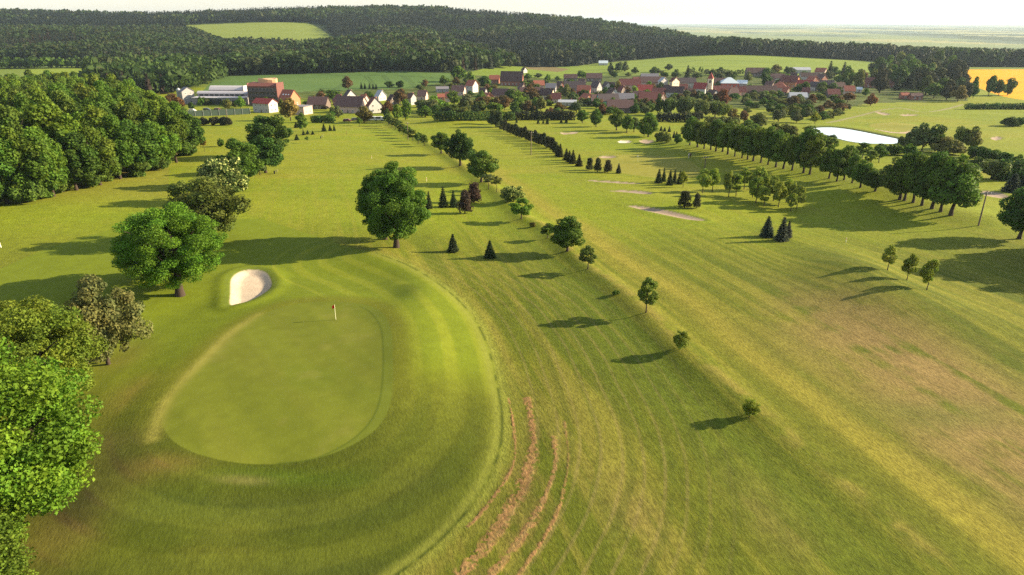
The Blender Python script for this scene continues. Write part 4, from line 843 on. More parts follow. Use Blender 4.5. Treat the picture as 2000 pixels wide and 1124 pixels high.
HT = [
 (624,214,40,9,3.2,4.2,-6,'B','A','long low barn with brown roof beside the pink block','brown barn'),
 (684,199,16,9,4,4,-38,'S','W','small dark roofed house with white gable above the brown barn','white gabled cottage'),
 (688,222,62,11,4.2,5.2,-14,'B','P','long brown roofed farmhouse with pinkish gable behind parked cars','pink gabled farmhouse'),
 (732,222,22,9,4.5,4.5,-50,'N','W','dark red roofed house beside the pinkish gabled farmhouse','dark red house'),
 (744,198,20,9,3.5,4,-30,'M','W','house with a shining pale roof side below the crop field','shining roof house'),
 (804,206,16,8,5,2.6,-20,'D','G','small grey house with a pinkish chimney among brown trees','grey chimney house'),
 (864,181,26,8,2.8,1.6,8,'G','G','flat grey shed at the edge of the crop field','grey field shed'),
 (922,182,24,10,6,4,-25,'O','W','two storey pale house with a red hip roof at the village end','red hip house'),
 (896,187,28,9,3.5,4,-10,'B','P','brown roofed barn left of the pale two storey house','side barn'),
 (862,197,14,6,2.6,2,5,'O','O','tiny orange garden house below the red hip house','orange garden house'),
 (984,196,48,9,3.5,4.2,-16,'B','P','long brown roofed house with an orange red gable end','orange gable longhouse'),
 (966,164,20,9,4,3.6,-5,'O','K','red brick wing left of the big dark roofed farmhouse','brick wing'),
 (1000,168,46,13,4.5,8,-8,'D','K','big dark roofed farmhouse with a brick dormer gable','big dark farmhouse'),
 (1038,192,46,9,4,3.6,-5,'B','A','long weathered barn behind the brown hedge trees','weathered barn'),
 (1068,195,32,9,3.2,4.4,-22,'D','C','purple dark roofed house with a cream gable','cream gable house'),
 (1076,180,22,8,3.5,3.2,-10,'G','G','grey slate house above the cream gable house','grey slate house'),
 (1114,160,25,9,3.6,3.4,0,'D','A','dark grey barn alone at the edge of the allotment fields','dark field barn'),
 (1122,184,42,10,5,4.6,-4,'S','G','long dark slate house with a row of grey windows','long slate house'),
 (1160,160,32,10,3.5,4.4,-6,'B','A','brown tiled barn highest in the middle of the village','brown top barn'),
 (1164,182,24,9,4.5,4.6,-35,'S','G','dark blue slate house with a grey gable','blue slate house'),
 (1184,180,14,9,4,4,-80,'S','W','narrow house with a white barge board beside the slate house','narrow slate house'),
 (1140,186,28,8,3.5,3.6,-12,'O','R','red roofed house behind the orange gable cottage','red back house'),
 (1146,204,24,8,3.2,3.6,-62,'O','O','small cottage with bright orange gable','orange gable cottage'),
 (1108,208,36,7,2.6,1.2,-8,'M','G','pair of low pale metal sheds beside the grey-green willow','pale metal sheds'),
 (1196,194,18,8,4,3.8,-70,'D','W','house with a bright white gable in the village centre','white gable house'),
 (1186,208,44,9,3.5,4.2,10,'S','Q','house with turquoise gable and dark slate roof','turquoise house'),
 (1219,203,36,9,3.4,3.4,-3,'G','G','grey roofed long shed right of the turquoise house','grey long shed'),
 (1210,221,52,11,3.2,4.0,-5,'B','A','low purple brown roofed barn nearest the long hedge','purple brown barn'),
 (1229,178,42,10,5,4.6,-3,'N','P','long house with red brown roof and a row of dormers','dormer house'),
 (1270,172,44,10,5,4.4,-4,'B','P','brown roofed terrace right of the dormer house','brown terrace'),
 (1268,158,34,9,3,3.6,-3,'G','G','grey metal barn behind the brown terrace','grey metal barn'),
 (1294,174,16,9,6.4,3.0,-55,'M','W','tall white two storey house between the terraces','tall white house'),
 (1316,174,20,10,6.4,3.0,-50,'N','C','cream two storey house with dark red roof','cream twin gable house'),
 (1259,186,30,9,3.4,4.2,-6,'R','W','white walled house with a bright red roof and dark windows','white red roof cottage'),
 (1286,190,28,8,3.2,3.2,-12,'N','P','pinkish house with dark red roof before the brown terrace','pinkish house'),
 (1266,206,42,12,3.4,5.0,-6,'N','A','big dark red barn roof in front of the white cottage','dark red barn'),
 (1318,192,38,9,4.2,4.0,-20,'D','W','white house with dark roof and several small gables','white small gables house'),
 (1340,172,34,9,4.6,3.8,-3,'S','G','long grey slate house left of the red roofed chapel','grey slate terrace'),
 (1352,188,24,8,3.0,2.6,-5,'D','A','dark low roofed shed in front of the chapel nave','dark shed'),
 (1401,170,38,10,4,3.4,-3,'D','K','long dark roofed building behind the chapel tower','dark long building'),
 (1448,174,24,9,4.6,2.4,-20,'L','G','grey house with a pale blue metal roof','pale blue roof house'),
 (1402,188,46,9,3.6,3.8,-4,'N','K','long red brown farm roof before the red hall','red brown farm'),
 (1391,193,16,7,3.2,3.0,-60,'D','W','small house with a pale gable behind the brown tree','small pale gable house'),
 (1482,188,64,11,3.4,4.0,-5,'D','A','very long dark roofed barn right of the red hall','very long dark barn'),
 (1474,150,36,11,4,5.0,-2,'D','A','dark barn standing against the hill field','hill barn'),
 (1521,180,34,11,3.2,4.6,-18,'O','P','pinkish red hip roofed house','pink hip house','hip'),
 (1541,172,40,11,5,5.2,-40,'N','O','large house with brown red roof and orange gable','large orange gable house'),
 (1518,160,28,9,3.6,3.8,-8,'B','W','white walled house with brown roof behind the large orange gable','white brown roof house'),
 (1560,144,40,12,4,2.6,-4,'M','W','long pale hall roof at the top of the village','long pale hall'),
 (1579,158,36,10,4,3.6,-8,'D','W','white walled dark roofed house below the long pale hall','white dark roof house'),
 (1570,176,34,9,3.6,4.2,-28,'R','W','red roofed house with a white gable at its right','red white gable house'),
 (1590,178,20,8,3.4,3.8,-60,'S','W','house with a steep white gable near the bushes','steep white gable house'),
 (1556,200,36,10,3.6,2.8,-10,'M','G','blue grey metal barn with bright roof','blue grey metal barn'),
 (1602,148,24,9,4,4,-40,'O','P','house with pale red roof left of two dark spruces','pale red roof house'),
 (1613,176,28,9,3.4,4.2,-12,'S','A','dark blue roofed house below the two dark spruces','dark blue roof house'),
 (1625,192,24,8,3,3.4,-5,'N','A','dull red roofed hut behind brown trees','dull red hut'),
 (1702,172,30,10,4,4.6,-15,'N','K','dark red roofed house inside the copse','copse red house'),
 (1734,172,34,10,4,4.6,-28,'N','K','dark red roofed house with white gable edge in the copse','copse white gable house'),
 (1677,181,12,5,2.6,1.4,-20,'L','W','tiny white shed before the copse','tiny white shed'),
 (1765,194,16,6,2.8,1.6,-8,'O','K','small brick red hut at the foot of the copse','small brick hut'),
 (1787,196,22,7,2.8,1.8,-8,'B','K','wider brick red hut at the foot of the copse','wide brick hut'),
 (1024,143,10,7,3,3,-40,'D','W','tiny far house with a white gable at the ploughed plot','tiny ploughed plot house'),
 (1178,128,18,8,3,3,-5,'L','W','tiny far house with a pale roof beside the pale trees','tiny pale roof house'),
]
for a in HT:
    house(*a[:12 if len(a) > 11 else 11])
FILL = [(1448,188),(1502,176),(1546,156),(1586,164),(1243,166),(1246,198),(1302,184),(1334,182),(1381,180),(1432,190),(1500,164),(1534,188),(1572,190),(1604,160),(1636,178),(1656,186),(1214,186),(1136,170),(1094,176),(1052,174),(1086,202),(1020,180),(944,190),(952,202),(880,200),(826,196),(768,206),(712,206),(664,206),(1164,206),(1192,178),(1290,202)]
for i, (fx, fy) in enumerate(FILL):
    h_ = min(HOUSES[:len(HT)], key=lambda q: abs(q[0]-fx)+2*abs(q[1]-fy)); dx, dy = fx-h_[0], fy-h_[1]
    rel = ('left of' if dx < 0 else 'right of') if abs(dx) > 12 or abs(dy) < 3 else ('in front of' if dy > 0 else 'behind')
    rc_, nm_ = [('N', 'dark red'), ('B', 'brown'), ('D', 'dark brown'), ('O', 'orange-red')][i % 4]
    house(fx, fy, 15+(i*7) % 9, 8, 3.2, 3.6, [-8, -40, -16, -62, 6][i % 5], rc_, 'PAGKP'[i % 5], 'small %s roofed house %s the %s' % (nm_, rel, h_[2]), None)
# chapel: nave and tower are one thing
p = P(1366, 190); D = depth_of(p); y = p[1]+5; x = p[0]*y/p[1]
t = thing('chapel', 'white chapel with bright red roof and cream tower under a red spire', 'chapel', (x, y, p[2]), math.radians(-25)); HOUSES.append((1368, 188, 'white chapel'))
link('nave_wall', gable_wall(9, 7.5, 6.4, 4), t, None, WC['W']); link('nave_roof', gable_roof(9, 7.5, 6.4, 4), t, None, RC['R'])
tw = link('tower', boxes('tower', [(-1.9,1.9,-1.9,1.9,-1,13.2),(-2.1,2.1,-2.1,2.1,13.2,13.5)], ['wall']), t, (6.6, 4.5, 0), WC['C'])
link('spire', poly_mesh('spire', [(-2.2,-2.2,13.5),(2.2,-2.2,13.5),(2.2,2.2,13.5),(-2.2,2.2,13.5),(0,0,18.3)], [(3,2,1,0),(0,1,4),(1,2,4),(2,3,4),(3,0,4)], ['roof']), tw, None, RC['R'])
o = link('belfry_opening', boxes('belfry', [(-.6,.6,-1.96,-1.85,10.2,12.3)], ['glass']), tw)
windows_on(t, 2, 3.4, [-2.4, .6, 2.8], -3.75, 0, 1.1)
# red hall with pale blue hip roof
house(1422, 178, 38, 13, 6.2, 4.4, -8, 'L', 'R', 'orange red hall with a pale blue pyramid roof', 'red hall', 'hip', 'hall', 'hall', True, 0, False, True)
# works hall: stepped long grey hall
p = P(436, 206); D = depth_of(p); w = 104*D/F; x, y = p[0]*1.02, p[1]+13
t = thing('works_hall', 'long stepped grey works hall with pale barrel roofs', 'hall', (x, y, p[2]), math.radians(-3)); HOUSES.append((436, 204, 'works hall'))
def barrel(Lx, y0, y1, z0, rise, n=8):
    V_ = []; Fc = []
    for s in (-1, 1):
        for i in range(n+1): u = i/n; V_.append((s*Lx/2, y0+(y1-y0)*u, z0+rise*math.sin(math.pi*u)))
    for i in range(n): Fc.append((i, n+1+i, n+2+i, i+1))
    Fc += [tuple(range(n, -1, -1)), tuple(range(n+1, 2*n+2)), (0, n, 2*n+1, n+1)]
    return V_, Fc
link('front_wall', boxes('wall', [(-w*.5,w*.5,-9,-1,-1.5,4.4),(-w*.5,w*.5,-1,4,-1.5,6.6),(-w*.32,w*.34,4,12,-1.5,8.6)], ['wall']), t, None, (.30,.27,.28))
link('canopy_roof', boxes('roof', [(-w*.5-.4,w*.5+.4,-9.6,-1.003,4.403,4.7)], ['metal']), t, None, (.52,.50,.53))
vf = barrel(w+1, -1.2, 4.3, 6.6, 1.5); link('middle_roof', poly_mesh('roof', *vf, ['metal']), t, None, (.46,.44,.47))
vf = barrel(w*.67, 3.8, 12.4, 8.6, 2.6); link('barrel_roof', poly_mesh('roof', *vf, ['metal']), t, None, (.52,.49,.50))
link('end_wall', boxes('wall', [(w*.345,w*.36,3.6,12.6,-1,11.4),(w*.506,w*.52,-1.5,4.6,-1,8.4)], ['wall']), t, None, WC['W'])
link('gate', boxes('gate', [(-w*.28,w*.06,-9.12,-9.0,0,3.6)], ['glass']), t)
for i in range(5): link('window', boxes('win', [(w*(.12+.07*i),w*(.12+.07*i)+1.8,-9.1,-9.0,1.2,2.8)], ['glass']), t)
for i in range(9): link('window', boxes('win', [(w*(-.46+.1*i),w*(-.46+.1*i)+2.6,-1.1,-1.0,5.0,6.1)], ['glass']), t)
# grey mill
t, Lx, Dy = house(368, 204, 22, 9, 8.5, 2.6, -35, 'G', 'G', 'small grey mill like block with white gable left of the works hall', 'grey mill', 'gable', 'mill', 'building', True, 0, False, True)
link('silo', tubes('silo', [([(0,0,-1),(0,0,9.5),(0,0,9.6),(0,0,10.8)], [1.5,1.5,1.6,.2])], 'metal', 14), t, (-Lx/2-2, -Dy/2+1, 0), (.42,.44,.47))
# four storey brick house with roof terrace
p = P(526, 206); D = depth_of(p); w = 56*D/F; x, y = p[0]*1.015, p[1]+6
t = thing('brick_block', 'four storey dark brick block with a curved orange roof terrace', 'building', (x, y, p[2]), math.radians(-3)); HOUSES.append((526, 204, 'dark brick block'))
link('wall', boxes('wall', [(-w/2,w/2,-8,5,-1.5,12.6),(-w/2-.35,-w/2,-8.2,5.2,-1.5,14.6),(w/2,w/2+.35,-8.2,5.2,-1.5,14.6)], ['wall']), t, None, (.15,.065,.055))
rf = link('mansard_roof', poly_mesh('roof', [(-w/2+.02,-8.3,12.603),(w/2-.02,-8.3,12.603),(w/2-.02,5,12.603),(-w/2+.02,5,12.603),(-w/2+.02,-5.5,14.5),(w/2-.02,-5.5,14.5),(w/2-.02,3.5,14.5),(-w/2+.02,3.5,14.5)], [(3,2,1,0),(4,5,6,7),(0,1,5,4),(1,2,6,5),(2,3,7,6),(3,0,4,7)], ['roof']), t, None, (.20,.075,.06))
V_ = []; Fc = []; N_ = 14
for r_, z_ in ((5.4,14.5),(5.4,16.7),(5.0,17.0)):
    for i in range(N_): a = 2*math.pi*i/N_; V_.append((1.5+r_*1.25*math.cos(a), r_*.72*math.sin(a), z_+(.5*math.sin(2*a) if z_ > 16 else 0)))
for l_ in range(2):
    for i in range(N_): Fc.append((l_*N_+i, l_*N_+(i+1) % N_, (l_+1)*N_+(i+1) % N_, (l_+1)*N_+i))
Fc.append(tuple(range(2*N_, 3*N_)))
link('terrace_pavilion', poly_mesh('pav', V_, Fc, ['wall']), rf, None, (.62,.36,.20))
for f in range(4):
    for i in range(8):
        o = link('window', WIN, t, (-w/2+w*(i+.5)/8, -8, 1.7+f*3.0), (.25,.22,.2)); o.scale = (1.9, 1, 1.15)
for f in (2, 3): link('balcony', boxes('balc', [(-w/2+1,w/2-1,-9.3,-8.0,f*3.0-.1,f*3.0+.08),(-w/2+1,w/2-1,-9.3,-9.22,f*3.0+.08,f*3.0+1.0)], ['metal']), t, None, (.10,.08,.08))
# orange brick house with skylights
house(567, 209, 36, 11, 5, 5.5, -22, 'O', 'O', 'tall orange brick house with three skylights right of the brick block', 'skylight house', 'gable', 'house', 'house', True, 3)
house(520, 221, 46, 8, 5.6, 2.4, -22, 'R', 'W', 'white two storey house with low bright red roof by the court', 'white red roofed house', 'gable', 'house', 'house', True, 0, False)
house(592, 225, 34, 9, 4.6, .4, -18, 'G', 'P', 'flat roofed pinkish block behind the olive brown tree', 'pink block', 'flat', 'house', 'house', True, 0, False)

# ------------------------------------------------------------------ hedges, court, village trees
def hedge(name, label, pxs, row, h, dpt, hue, group=None):
    A = [P(x, row+(k % 2)*0) for k, x in enumerate(np.linspace(*pxs, max(4, int((pxs[1]-pxs[0])/5))))]; g = np.random.default_rng(int(pxs[0])); lb = []
    c = A[len(A)//2]
    for p in A: lb.append((p-c+np.array([0, 0, h*.5]), np.array([1.5, dpt*.5, h*.55])*(.85+.35*g.random())))
    t = thing(name, label, 'hedge', c, 0, group)
    o = link('foliage', leafmesh('hedge_leaves', lb, int(len(A)*170), .65, int(pxs[1]), inner=.5), t, None, HUE[hue])
hedge('hedge', 'long dark clipped hedge left of the tall conifers', (850, 1000), 236, 4.2, 3, 'dark')
hedge('hedge', 'long dark hedge right of the conifer row end', (1004, 1120), 235, 4.4, 3, 'pine')
hedge('hedge', 'dark hedge below the pale willows', (1285, 1362), 238, 4.6, 3, 'pine')
hedge('hedge', 'dark olive hedge between willows and avenue', (1382, 1440), 243, 3.4, 3, 'olive')
hedge('hedge', 'clipped green hedge along the left fairway end', (612, 650), 240, 3.6, 3, 'green')
hedge('hedge', 'ragged dark hedge in front of the rapeseed field', (1888, 2030), 214, 3.6, 4, 'dark')
hedge('hedge', 'tall dark clipped hedge behind the edge bunker', (1950, 2040), 352, 5, 4, 'dark')
a, b = P(366, 228), P(489, 224); d = b-a; ln = math.hypot(d[0], d[1]); t = thing('court_fence', 'green screened fence of the sports court', 'fence', (a+b)/2, math.atan2(d[1], d[0]))
link('screen_panel', boxes('screen', [(-ln/2,ln/2,-.03,.03,.05,3.3)], ['cloth']), t, None, (.075,.11,.085))
for i in range(9): link('post', tubes('post', [([(0,0,-.3),(0,0,3.6)], [.07,.07])], 'metal', 6), t, (-ln/2+ln*i/8, -.1, 0), (.35,.37,.36))

VT = [  # px, foot row, top row, width, kind, hue, word for the colour
 (782,207,174,27,'garden','brown','brown'),(970,214,190,22,'garden','brown','brown'),(1035,193,171,32,'garden','brown','brown'),(967,184,167,20,'garden','ochre','ochre'),(985,216,192,25,'garden','brown','brown'),(1056,217,189,25,'garden','olive','olive'),(1105,192,166,20,'garden','olive','olive'),(1206,184,160,19,'garden','ochre','ochre'),(1240,190,168,15,'garden','lime','lime green'),(1176,224,204,22,'garden','redbrown','red-brown'),(1251,220,201,25,'garden','tan','tan'),(1413,207,176,26,'garden','redbrown','red-brown'),(1655,200,181,28,'garden','orangebrown','orange-brown'),(1700,207,184,24,'garden','orangebrown','orange-brown'),(1870,199,169,28,'garden','ochre','ochre'),(1636,208,188,20,'garden','brown','brown'),(1654,216,202,18,'garden','tan','tan'),
 (1126,220,200,27,'willow','greygreen','grey-green'),(1090,224,211,18,'garden','bright','bright green'),(1010,220,195,10,'spruce','spruce','dark'),(1018,221,196,9,'spruce','spruce','dark'),(1029,220,197,10,'spruce','spruce','dark'),(1040,221,195,10,'spruce','spruce','dark'),(1048,221,199,9,'spruce','spruce','dark'),
 (940,207,180,20,'garden','green','green'),(928,218,196,18,'spruce','spruce','dark'),(912,220,198,20,'garden','greygreen','grey-green'),(882,226,205,34,'garden','dark','dark green'),(852,226,206,30,'garden','dark','dark green'),(830,228,208,24,'garden','green','green'),(792,235,197,24,'garden','bright','bright green'),(776,238,204,22,'garden','bright','bright green'),(757,238,214,18,'garden','dark','dark green'),
 (681,177,151,21,'garden','brown','brown'),(706,174,160,7,'spruce','spruce','dark'),(713,174,162,7,'spruce','spruce','dark'),(722,174,162,7,'spruce','spruce','dark'),(729,175,163,7,'spruce','spruce','dark'),(735,175,163,7,'spruce','spruce','dark'),
 (650,196,178,28,'garden','green','green'),(628,195,179,20,'garden','brown','brown'),(661,230,208,24,'garden','greygreen','grey-green'),(635,216,206,14,'garden','purple','purplish'),(711,240,210,38,'garden','ochre','ochre'),(568,236,193,36,'garden','ochre','ochre'),(590,240,222,22,'garden','green','green'),(756,222,200,22,'garden','redbrown','red-brown'),(340,205,184,26,'garden','redbrown','red-brown'),(350,215,190,24,'garden','redbrown','red-brown'),(392,208,190,14,'garden','green','green'),(470,212,190,18,'garden','bright','bright green'),(445,214,196,18,'garden','olive','olive'),(518,214,190,18,'garden','green','green'),(550,212,194,16,'garden','olive','olive'),
 (868,167,149,20,'garden','green','green'),(890,168,152,17,'garden','brown','brown'),(895,160,129,32,'garden','green','green'),(918,164,141,24,'garden','bright','bright green'),(948,172,150,28,'garden','green','green'),(930,178,160,16,'garden','brown','brown'),(880,178,163,16,'garden','olive','olive'),
 (1342,156,126,17,'spruce','spruce','dark'),(1321,153,136,22,'garden','olive','olive'),(1276,148,134,16,'garden','dark','dark green'),(1360,152,142,20,'bush','dark','dark green'),(1300,151,141,16,'bush','dark','dark green'),(1221,141,122,15,'garden','greygreen','grey-green'),(1207,143,122,18,'garden','greygreen','grey-green'),(1193,143,123,15,'garden','greygreen','grey-green'),
 (1338,226,188,40,'willow','willow','pale'),(1370,229,195,36,'willow','willow','pale'),(1396,229,197,32,'willow','willow','pale'),(1413,230,203,24,'willow','lime','lime green'),(1287,226,186,17,'garden','dark','dark green'),(1306,226,191,26,'willow','willow','pale'),(1347,239,224,17,'garden','greygreen','grey-green'),(1367,237,216,14,'garden','greygreen','grey-green'),(1384,198,182,18,'garden','dark','dark green'),(1372,196,184,14,'garden','dark','dark green'),
 (1494,172,135,24,'garden','dark','dark green'),(1430,158,146,16,'garden','green','green'),(1460,160,141,18,'garden','olive','olive'),(1483,252,223,36,'garden','olive','round olive'),(1431,240,214,24,'garden','ochre','ochre'),(1453,240,217,20,'garden','brown','brown'),(1520,238,214,26,'willow','greygreen','grey-green'),(1556,240,216,26,'garden','greygreen','grey-green'),(1591,242,220,18,'garden','yellow','yellow green'),(1512,150,128,20,'garden','ochre','ochre'),(1536,148,130,12,'garden','dark','dark green'),
 (1619,152,117,19,'spruce','spruce','dark'),(1646,152,119,18,'spruce','spruce','dark'),(1650,174,131,28,'garden','green','green'),(1675,176,138,22,'garden','olive','olive'),(1690,188,174,14,'garden','green','green'),
 (1930,188,148,22,'garden','dark','dark green'),(1900,192,152,20,'garden','dark','dark green'),(1950,188,158,24,'garden','dark','dark green'),(1967,187,155,24,'garden','dark','dark green'),(1885,196,160,22,'garden','pine','blackish'),
]
gr = np.random.default_rng(99)
def rnd(n, poly, hmin, hmax, wmin, wmax, hues):
    Pp = np.array(poly, float); k = 0
    while k < n:
        x = gr.uniform(Pp[:, 0].min(), Pp[:, 0].max()); y = gr.uniform(Pp[:, 1].min(), Pp[:, 1].max())
        if not in_poly(np.array([x]), np.array([y]), Pp)[0]: continue
        if any(abs(x-h[0]) < 10 and -9 < y-h[1] < 2 for h in HOUSES): continue
        h = hues[gr.integers(len(hues))]; VT.append((x, y, y-1.25*gr.uniform(hmin, hmax), 1.4*gr.uniform(wmin, wmax), ('garden', 'garden', 'bush')[k % 3], h[0], h[1])); k += 1
MIXH = [('green','green'),('dark','dark green'),('olive','olive'),('greygreen','grey-green'),('brown','brown'),('bright','bright green')]
rnd(28, [(1420,188),(1560,186),(1560,222),(1430,222)], 7, 12, 10, 18, MIXH[:4])
rnd(26, [(1560,200),(1640,196),(1640,236),(1500,236)], 10, 17, 12, 22, [('olive','olive'),('brown','brown'),('greygreen','grey-green'),('green','green')])
rnd(24, [(820,196),(960,196),(1100,214),(1100,232),(820,232)], 12, 22, 16, 28, MIXH)
rnd(16, [(760,170),(960,160),(960,190),(760,196)], 8, 12, 9, 15, MIXH)
rnd(14, [(1000,150),(1150,150),(1150,176),(1000,176)], 6, 11, 9, 15, MIXH)
rnd(28, [(1130,200),(1290,190),(1290,226),(1130,226)], 9, 15, 10, 17, MIXH)
rnd(12, [(1400,142),(1560,140),(1560,152),(1400,158)], 7, 11, 9, 15, MIXH[:4])
rnd(14, [(600,186),(760,186),(760,200),(600,206)], 7, 11, 9, 14, MIXH)
rnd(12, [(640,215),(780,215),(780,236),(640,234)], 9, 14, 10, 16, MIXH[:3])
rnd(10, [(350,200),(480,200),(480,216),(360,220)], 8, 13, 8, 13, MIXH)
rnd(24, [(1000,178),(1200,180),(1200,200),(1000,206)], 10, 15, 10, 16, MIXH)
rnd(20, [(1220,176),(1500,176),(1500,196),(1220,206)], 9, 14, 9, 15, MIXH)
rnd(20, [(1500,150),(1690,150),(1690,190),(1500,184)], 10, 16, 11, 18, MIXH)
rnd(12, [(1180,138),(1330,136),(1480,150),(1180,156)], 6, 10, 9, 14, MIXH[:4])
rnd(18, [(1000,196),(1210,200),(1280,206),(1280,222),(1000,216)], 9, 13, 11, 17, MIXH)
rnd(14, [(1300,186),(1500,186),(1500,200),(1300,196)], 8, 12, 10, 15, MIXH)
rnd(12, [(1500,166),(1640,166),(1640,204),(1500,196)], 8, 12, 10, 15, MIXH)
NOUN = dict(spruce='spruce', willow='willow', bush='bush', garden='tree'); built = []
for x, b, t, w, kd, hu, wd in VT:
    j = min([i for i in range(len(HOUSES)) if HOUSES[i][2]], key=lambda i: abs(HOUSES[i][0]-x)*.8+abs(HOUSES[i][1]-b)*1.6); hx, hr, ref = HOUSES[j]; dx, dy = x-hx, b-hr
    rel = ('left of' if dx < 0 else 'right of') if abs(dx) > 14 or abs(dy) < 3 else ('in front of' if dy > 0 else 'behind')
    built.append([x, b, t, w, kd, hu, '%s %s %s the %s' % (wd, NOUN[kd], rel, ref)])
for e in built:
    same = sorted([f for f in built if f[6].split('|')[0] == e[6].split('|')[0]], key=lambda f: f[0])
    if len(same) > 1:
        for i, f in enumerate(same): f[6] = f[6].split('|')[0]+'|'+('%s from left of %d ' % (ORD[i], len(same)))
for x, b, t, w, kd, hu, lb in built:
    s, _, pre = lb.partition('|'); size = 'small ' if w < 14 else 'large ' if w > 26 else ''
    s = s.replace(' tree ', ' trees ').replace(' bush ', ' bushes ').replace(' spruce ', ' spruces ').replace(' willow ', ' willows ') if pre else s
    tree(kd, x, b, t, w, hu, (pre+s) if pre else size+s, 'trees among the village houses')
# copse at the village's right end
cp_poly = np.array([(1690,178),(1700,150),(1740,142),(1800,140),(1850,142),(1876,160),(1882,192),(1850,196),(1800,190),(1750,190),(1712,184)], float); k = 0
while k < 70:
    x = gr.uniform(1690, 1882); y = gr.uniform(140, 197)
    if not in_poly(np.array([x]), np.array([y]), cp_poly)[0] or any(abs(x-h[0]) < 15 and 0 < y-h[1] < 12 for h in HOUSES[-70:]): continue
    kd = 'spruce' if gr.random() < .22 else 'garden'; h = gr.uniform(30, 46)*(1 if 1700 < x < 1875 else .7)
    tree(kd, x, y, y-h, gr.uniform(22, 36) if kd == 'garden' else 16, ['dark', 'pine', 'dark', 'olive', 'green', 'pine'][gr.integers(6)] if kd == 'garden' else 'spruce', 'tall dark '+('tree' if kd == 'garden' else 'spruce')+' inside the copse left of the rapeseed field', 'trees of the dark copse').name = 'copse_tree' if kd == 'garden' else 'spruce_tree'; k += 1
# shrubs round the pond
PS = [(1763,286,270,16,'bush','greygreen'),(1780,292,252,24,'garden','greygreen'),(1800,296,248,30,'garden','greygreen'),(1826,296,250,32,'garden','dark'),(1850,300,269,46,'bush','olive'),(1878,290,251,26,'garden','olive'),(1898,292,252,26,'garden','olive'),(1745,303,284,26,'bush','green'),(1724,302,285,24,'bush','dark'),(1776,304,284,22,'bush','green'),(1905,308,288,26,'bush','dark'),(1926,314,292,26,'bush','dark'),(1946,314,295,24,'bush','green'),(1962,320,301,20,'bush','dark'),(1988,328,306,20,'bush','green'),(1936,350,315,46,'willow','willow'),(1905,336,312,26,'garden','dark'),(1975,376,340,30,'spruce','blue'),(1994,376,344,26,'spruce','blue'),(1972,247,231,24,'bush','dark'),(1990,246,232,22,'bush','dark'),(1716,318,288,26,'young','green'),(1700,324,296,22,'young','bright'),(1640,322,296,24,'young','bright'),(1662,316,290,22,'young','bright'),(1684,310,280,24,'young','green'),(1620,300,270,26,'young','bright'),(1600,292,262,28,'young','bright'),(1575,285,252,30,'garden','green'),(1540,275,246,30,'garden','olive'),(1510,268,244,28,'garden','olive'),(1462,262,240,28,'garden','green'),(1430,258,238,26,'garden','olive'),(1622,278,266,16,'bush','greygreen')]
PL = ['small grey-green bush at the pond tip','pale grey-green shrub tree at the pond tip','grey-green shrub tree second from the pond tip','dark shrub tree third from the pond tip','wide rounded olive bush right of the pond','left one of two airy olive trees above the rounded bush','right one of two airy olive trees above the rounded bush','green bush below the near pond shore','dark bush leftmost below the near pond shore','green bush rightmost below the near pond shore','dark bush left of four right of the rounded bush','dark bush second of four right of the rounded bush','green bush third of four right of the rounded bush','dark bush last of four right of the rounded bush','small green bush at the right frame edge','drooping pale willow before the tall clipped hedge','dark tree left of the drooping pale willow','blue grey spruce left before the tall clipped hedge','blue grey spruce right before the tall clipped hedge','dark bush left of a pair at the far right fairway','dark bush right of a pair at the far right fairway','green tree standing alone between avenue and pond','bright tree left of the lone pond tree','bright tree behind the avenue gap, left of two','bright tree behind the avenue gap, right of two','green tree on the near pond shore','bright tree at the left pond corner','brightest tree left of the pond','green tree behind the avenue near the pond','olive tree behind the avenue, right of its middle','olive tree behind the middle of the avenue','green tree behind the far avenue third','olive tree behind the far avenue end','tiny grey-green bush in the shallow pond edge']
for a, l in zip(PS, PL): tree(a[4], a[0], a[1], a[2]-3, a[3]*1.35, a[5], l)

# ------------------------------------------------------------------ poles, flags, markers, cars, golfers
def pole(px, row, top, label, cross=True, col=(.20,.16,.12)):
    p = P(px, row); H = CAMZ-p[2]-p[1]*math.tan(dep(top)); t = thing('utility_pole', label, 'utility pole', p)
    link('shaft', tubes('shaft', [([(0,0,-.5),(0,0,H*.5),(0,0,H)], [.17,.14,.11])], 'wood', 8), t)
    if cross:
        c = link('crossarm', boxes('arm', [(-.9,.9,-.17,-.08,H-.55,-.42+H)], ['wood']), t)
        for s in (-.75, 0, .75): link('insulator', tubes('ins', [([(0,0,0),(0,0,.16),(0,0,.24)], [.05,.06,.02])], 'paint', 6), c, (s, -.12, H-.42), (.7,.68,.62))
pole(1911, 441, 374, 'brown wooden utility pole standing before the edge bunker'); pole(1037, 303, 257, 'wooden utility pole beside the diagonal conifer row'); pole(797, 273, 239, 'thin utility pole among the far bank row trees'); pole(1376, 331, 305, 'utility pole in the avenue shade'); pole(443, 229, 212, 'pale pole in front of the court fence', False)
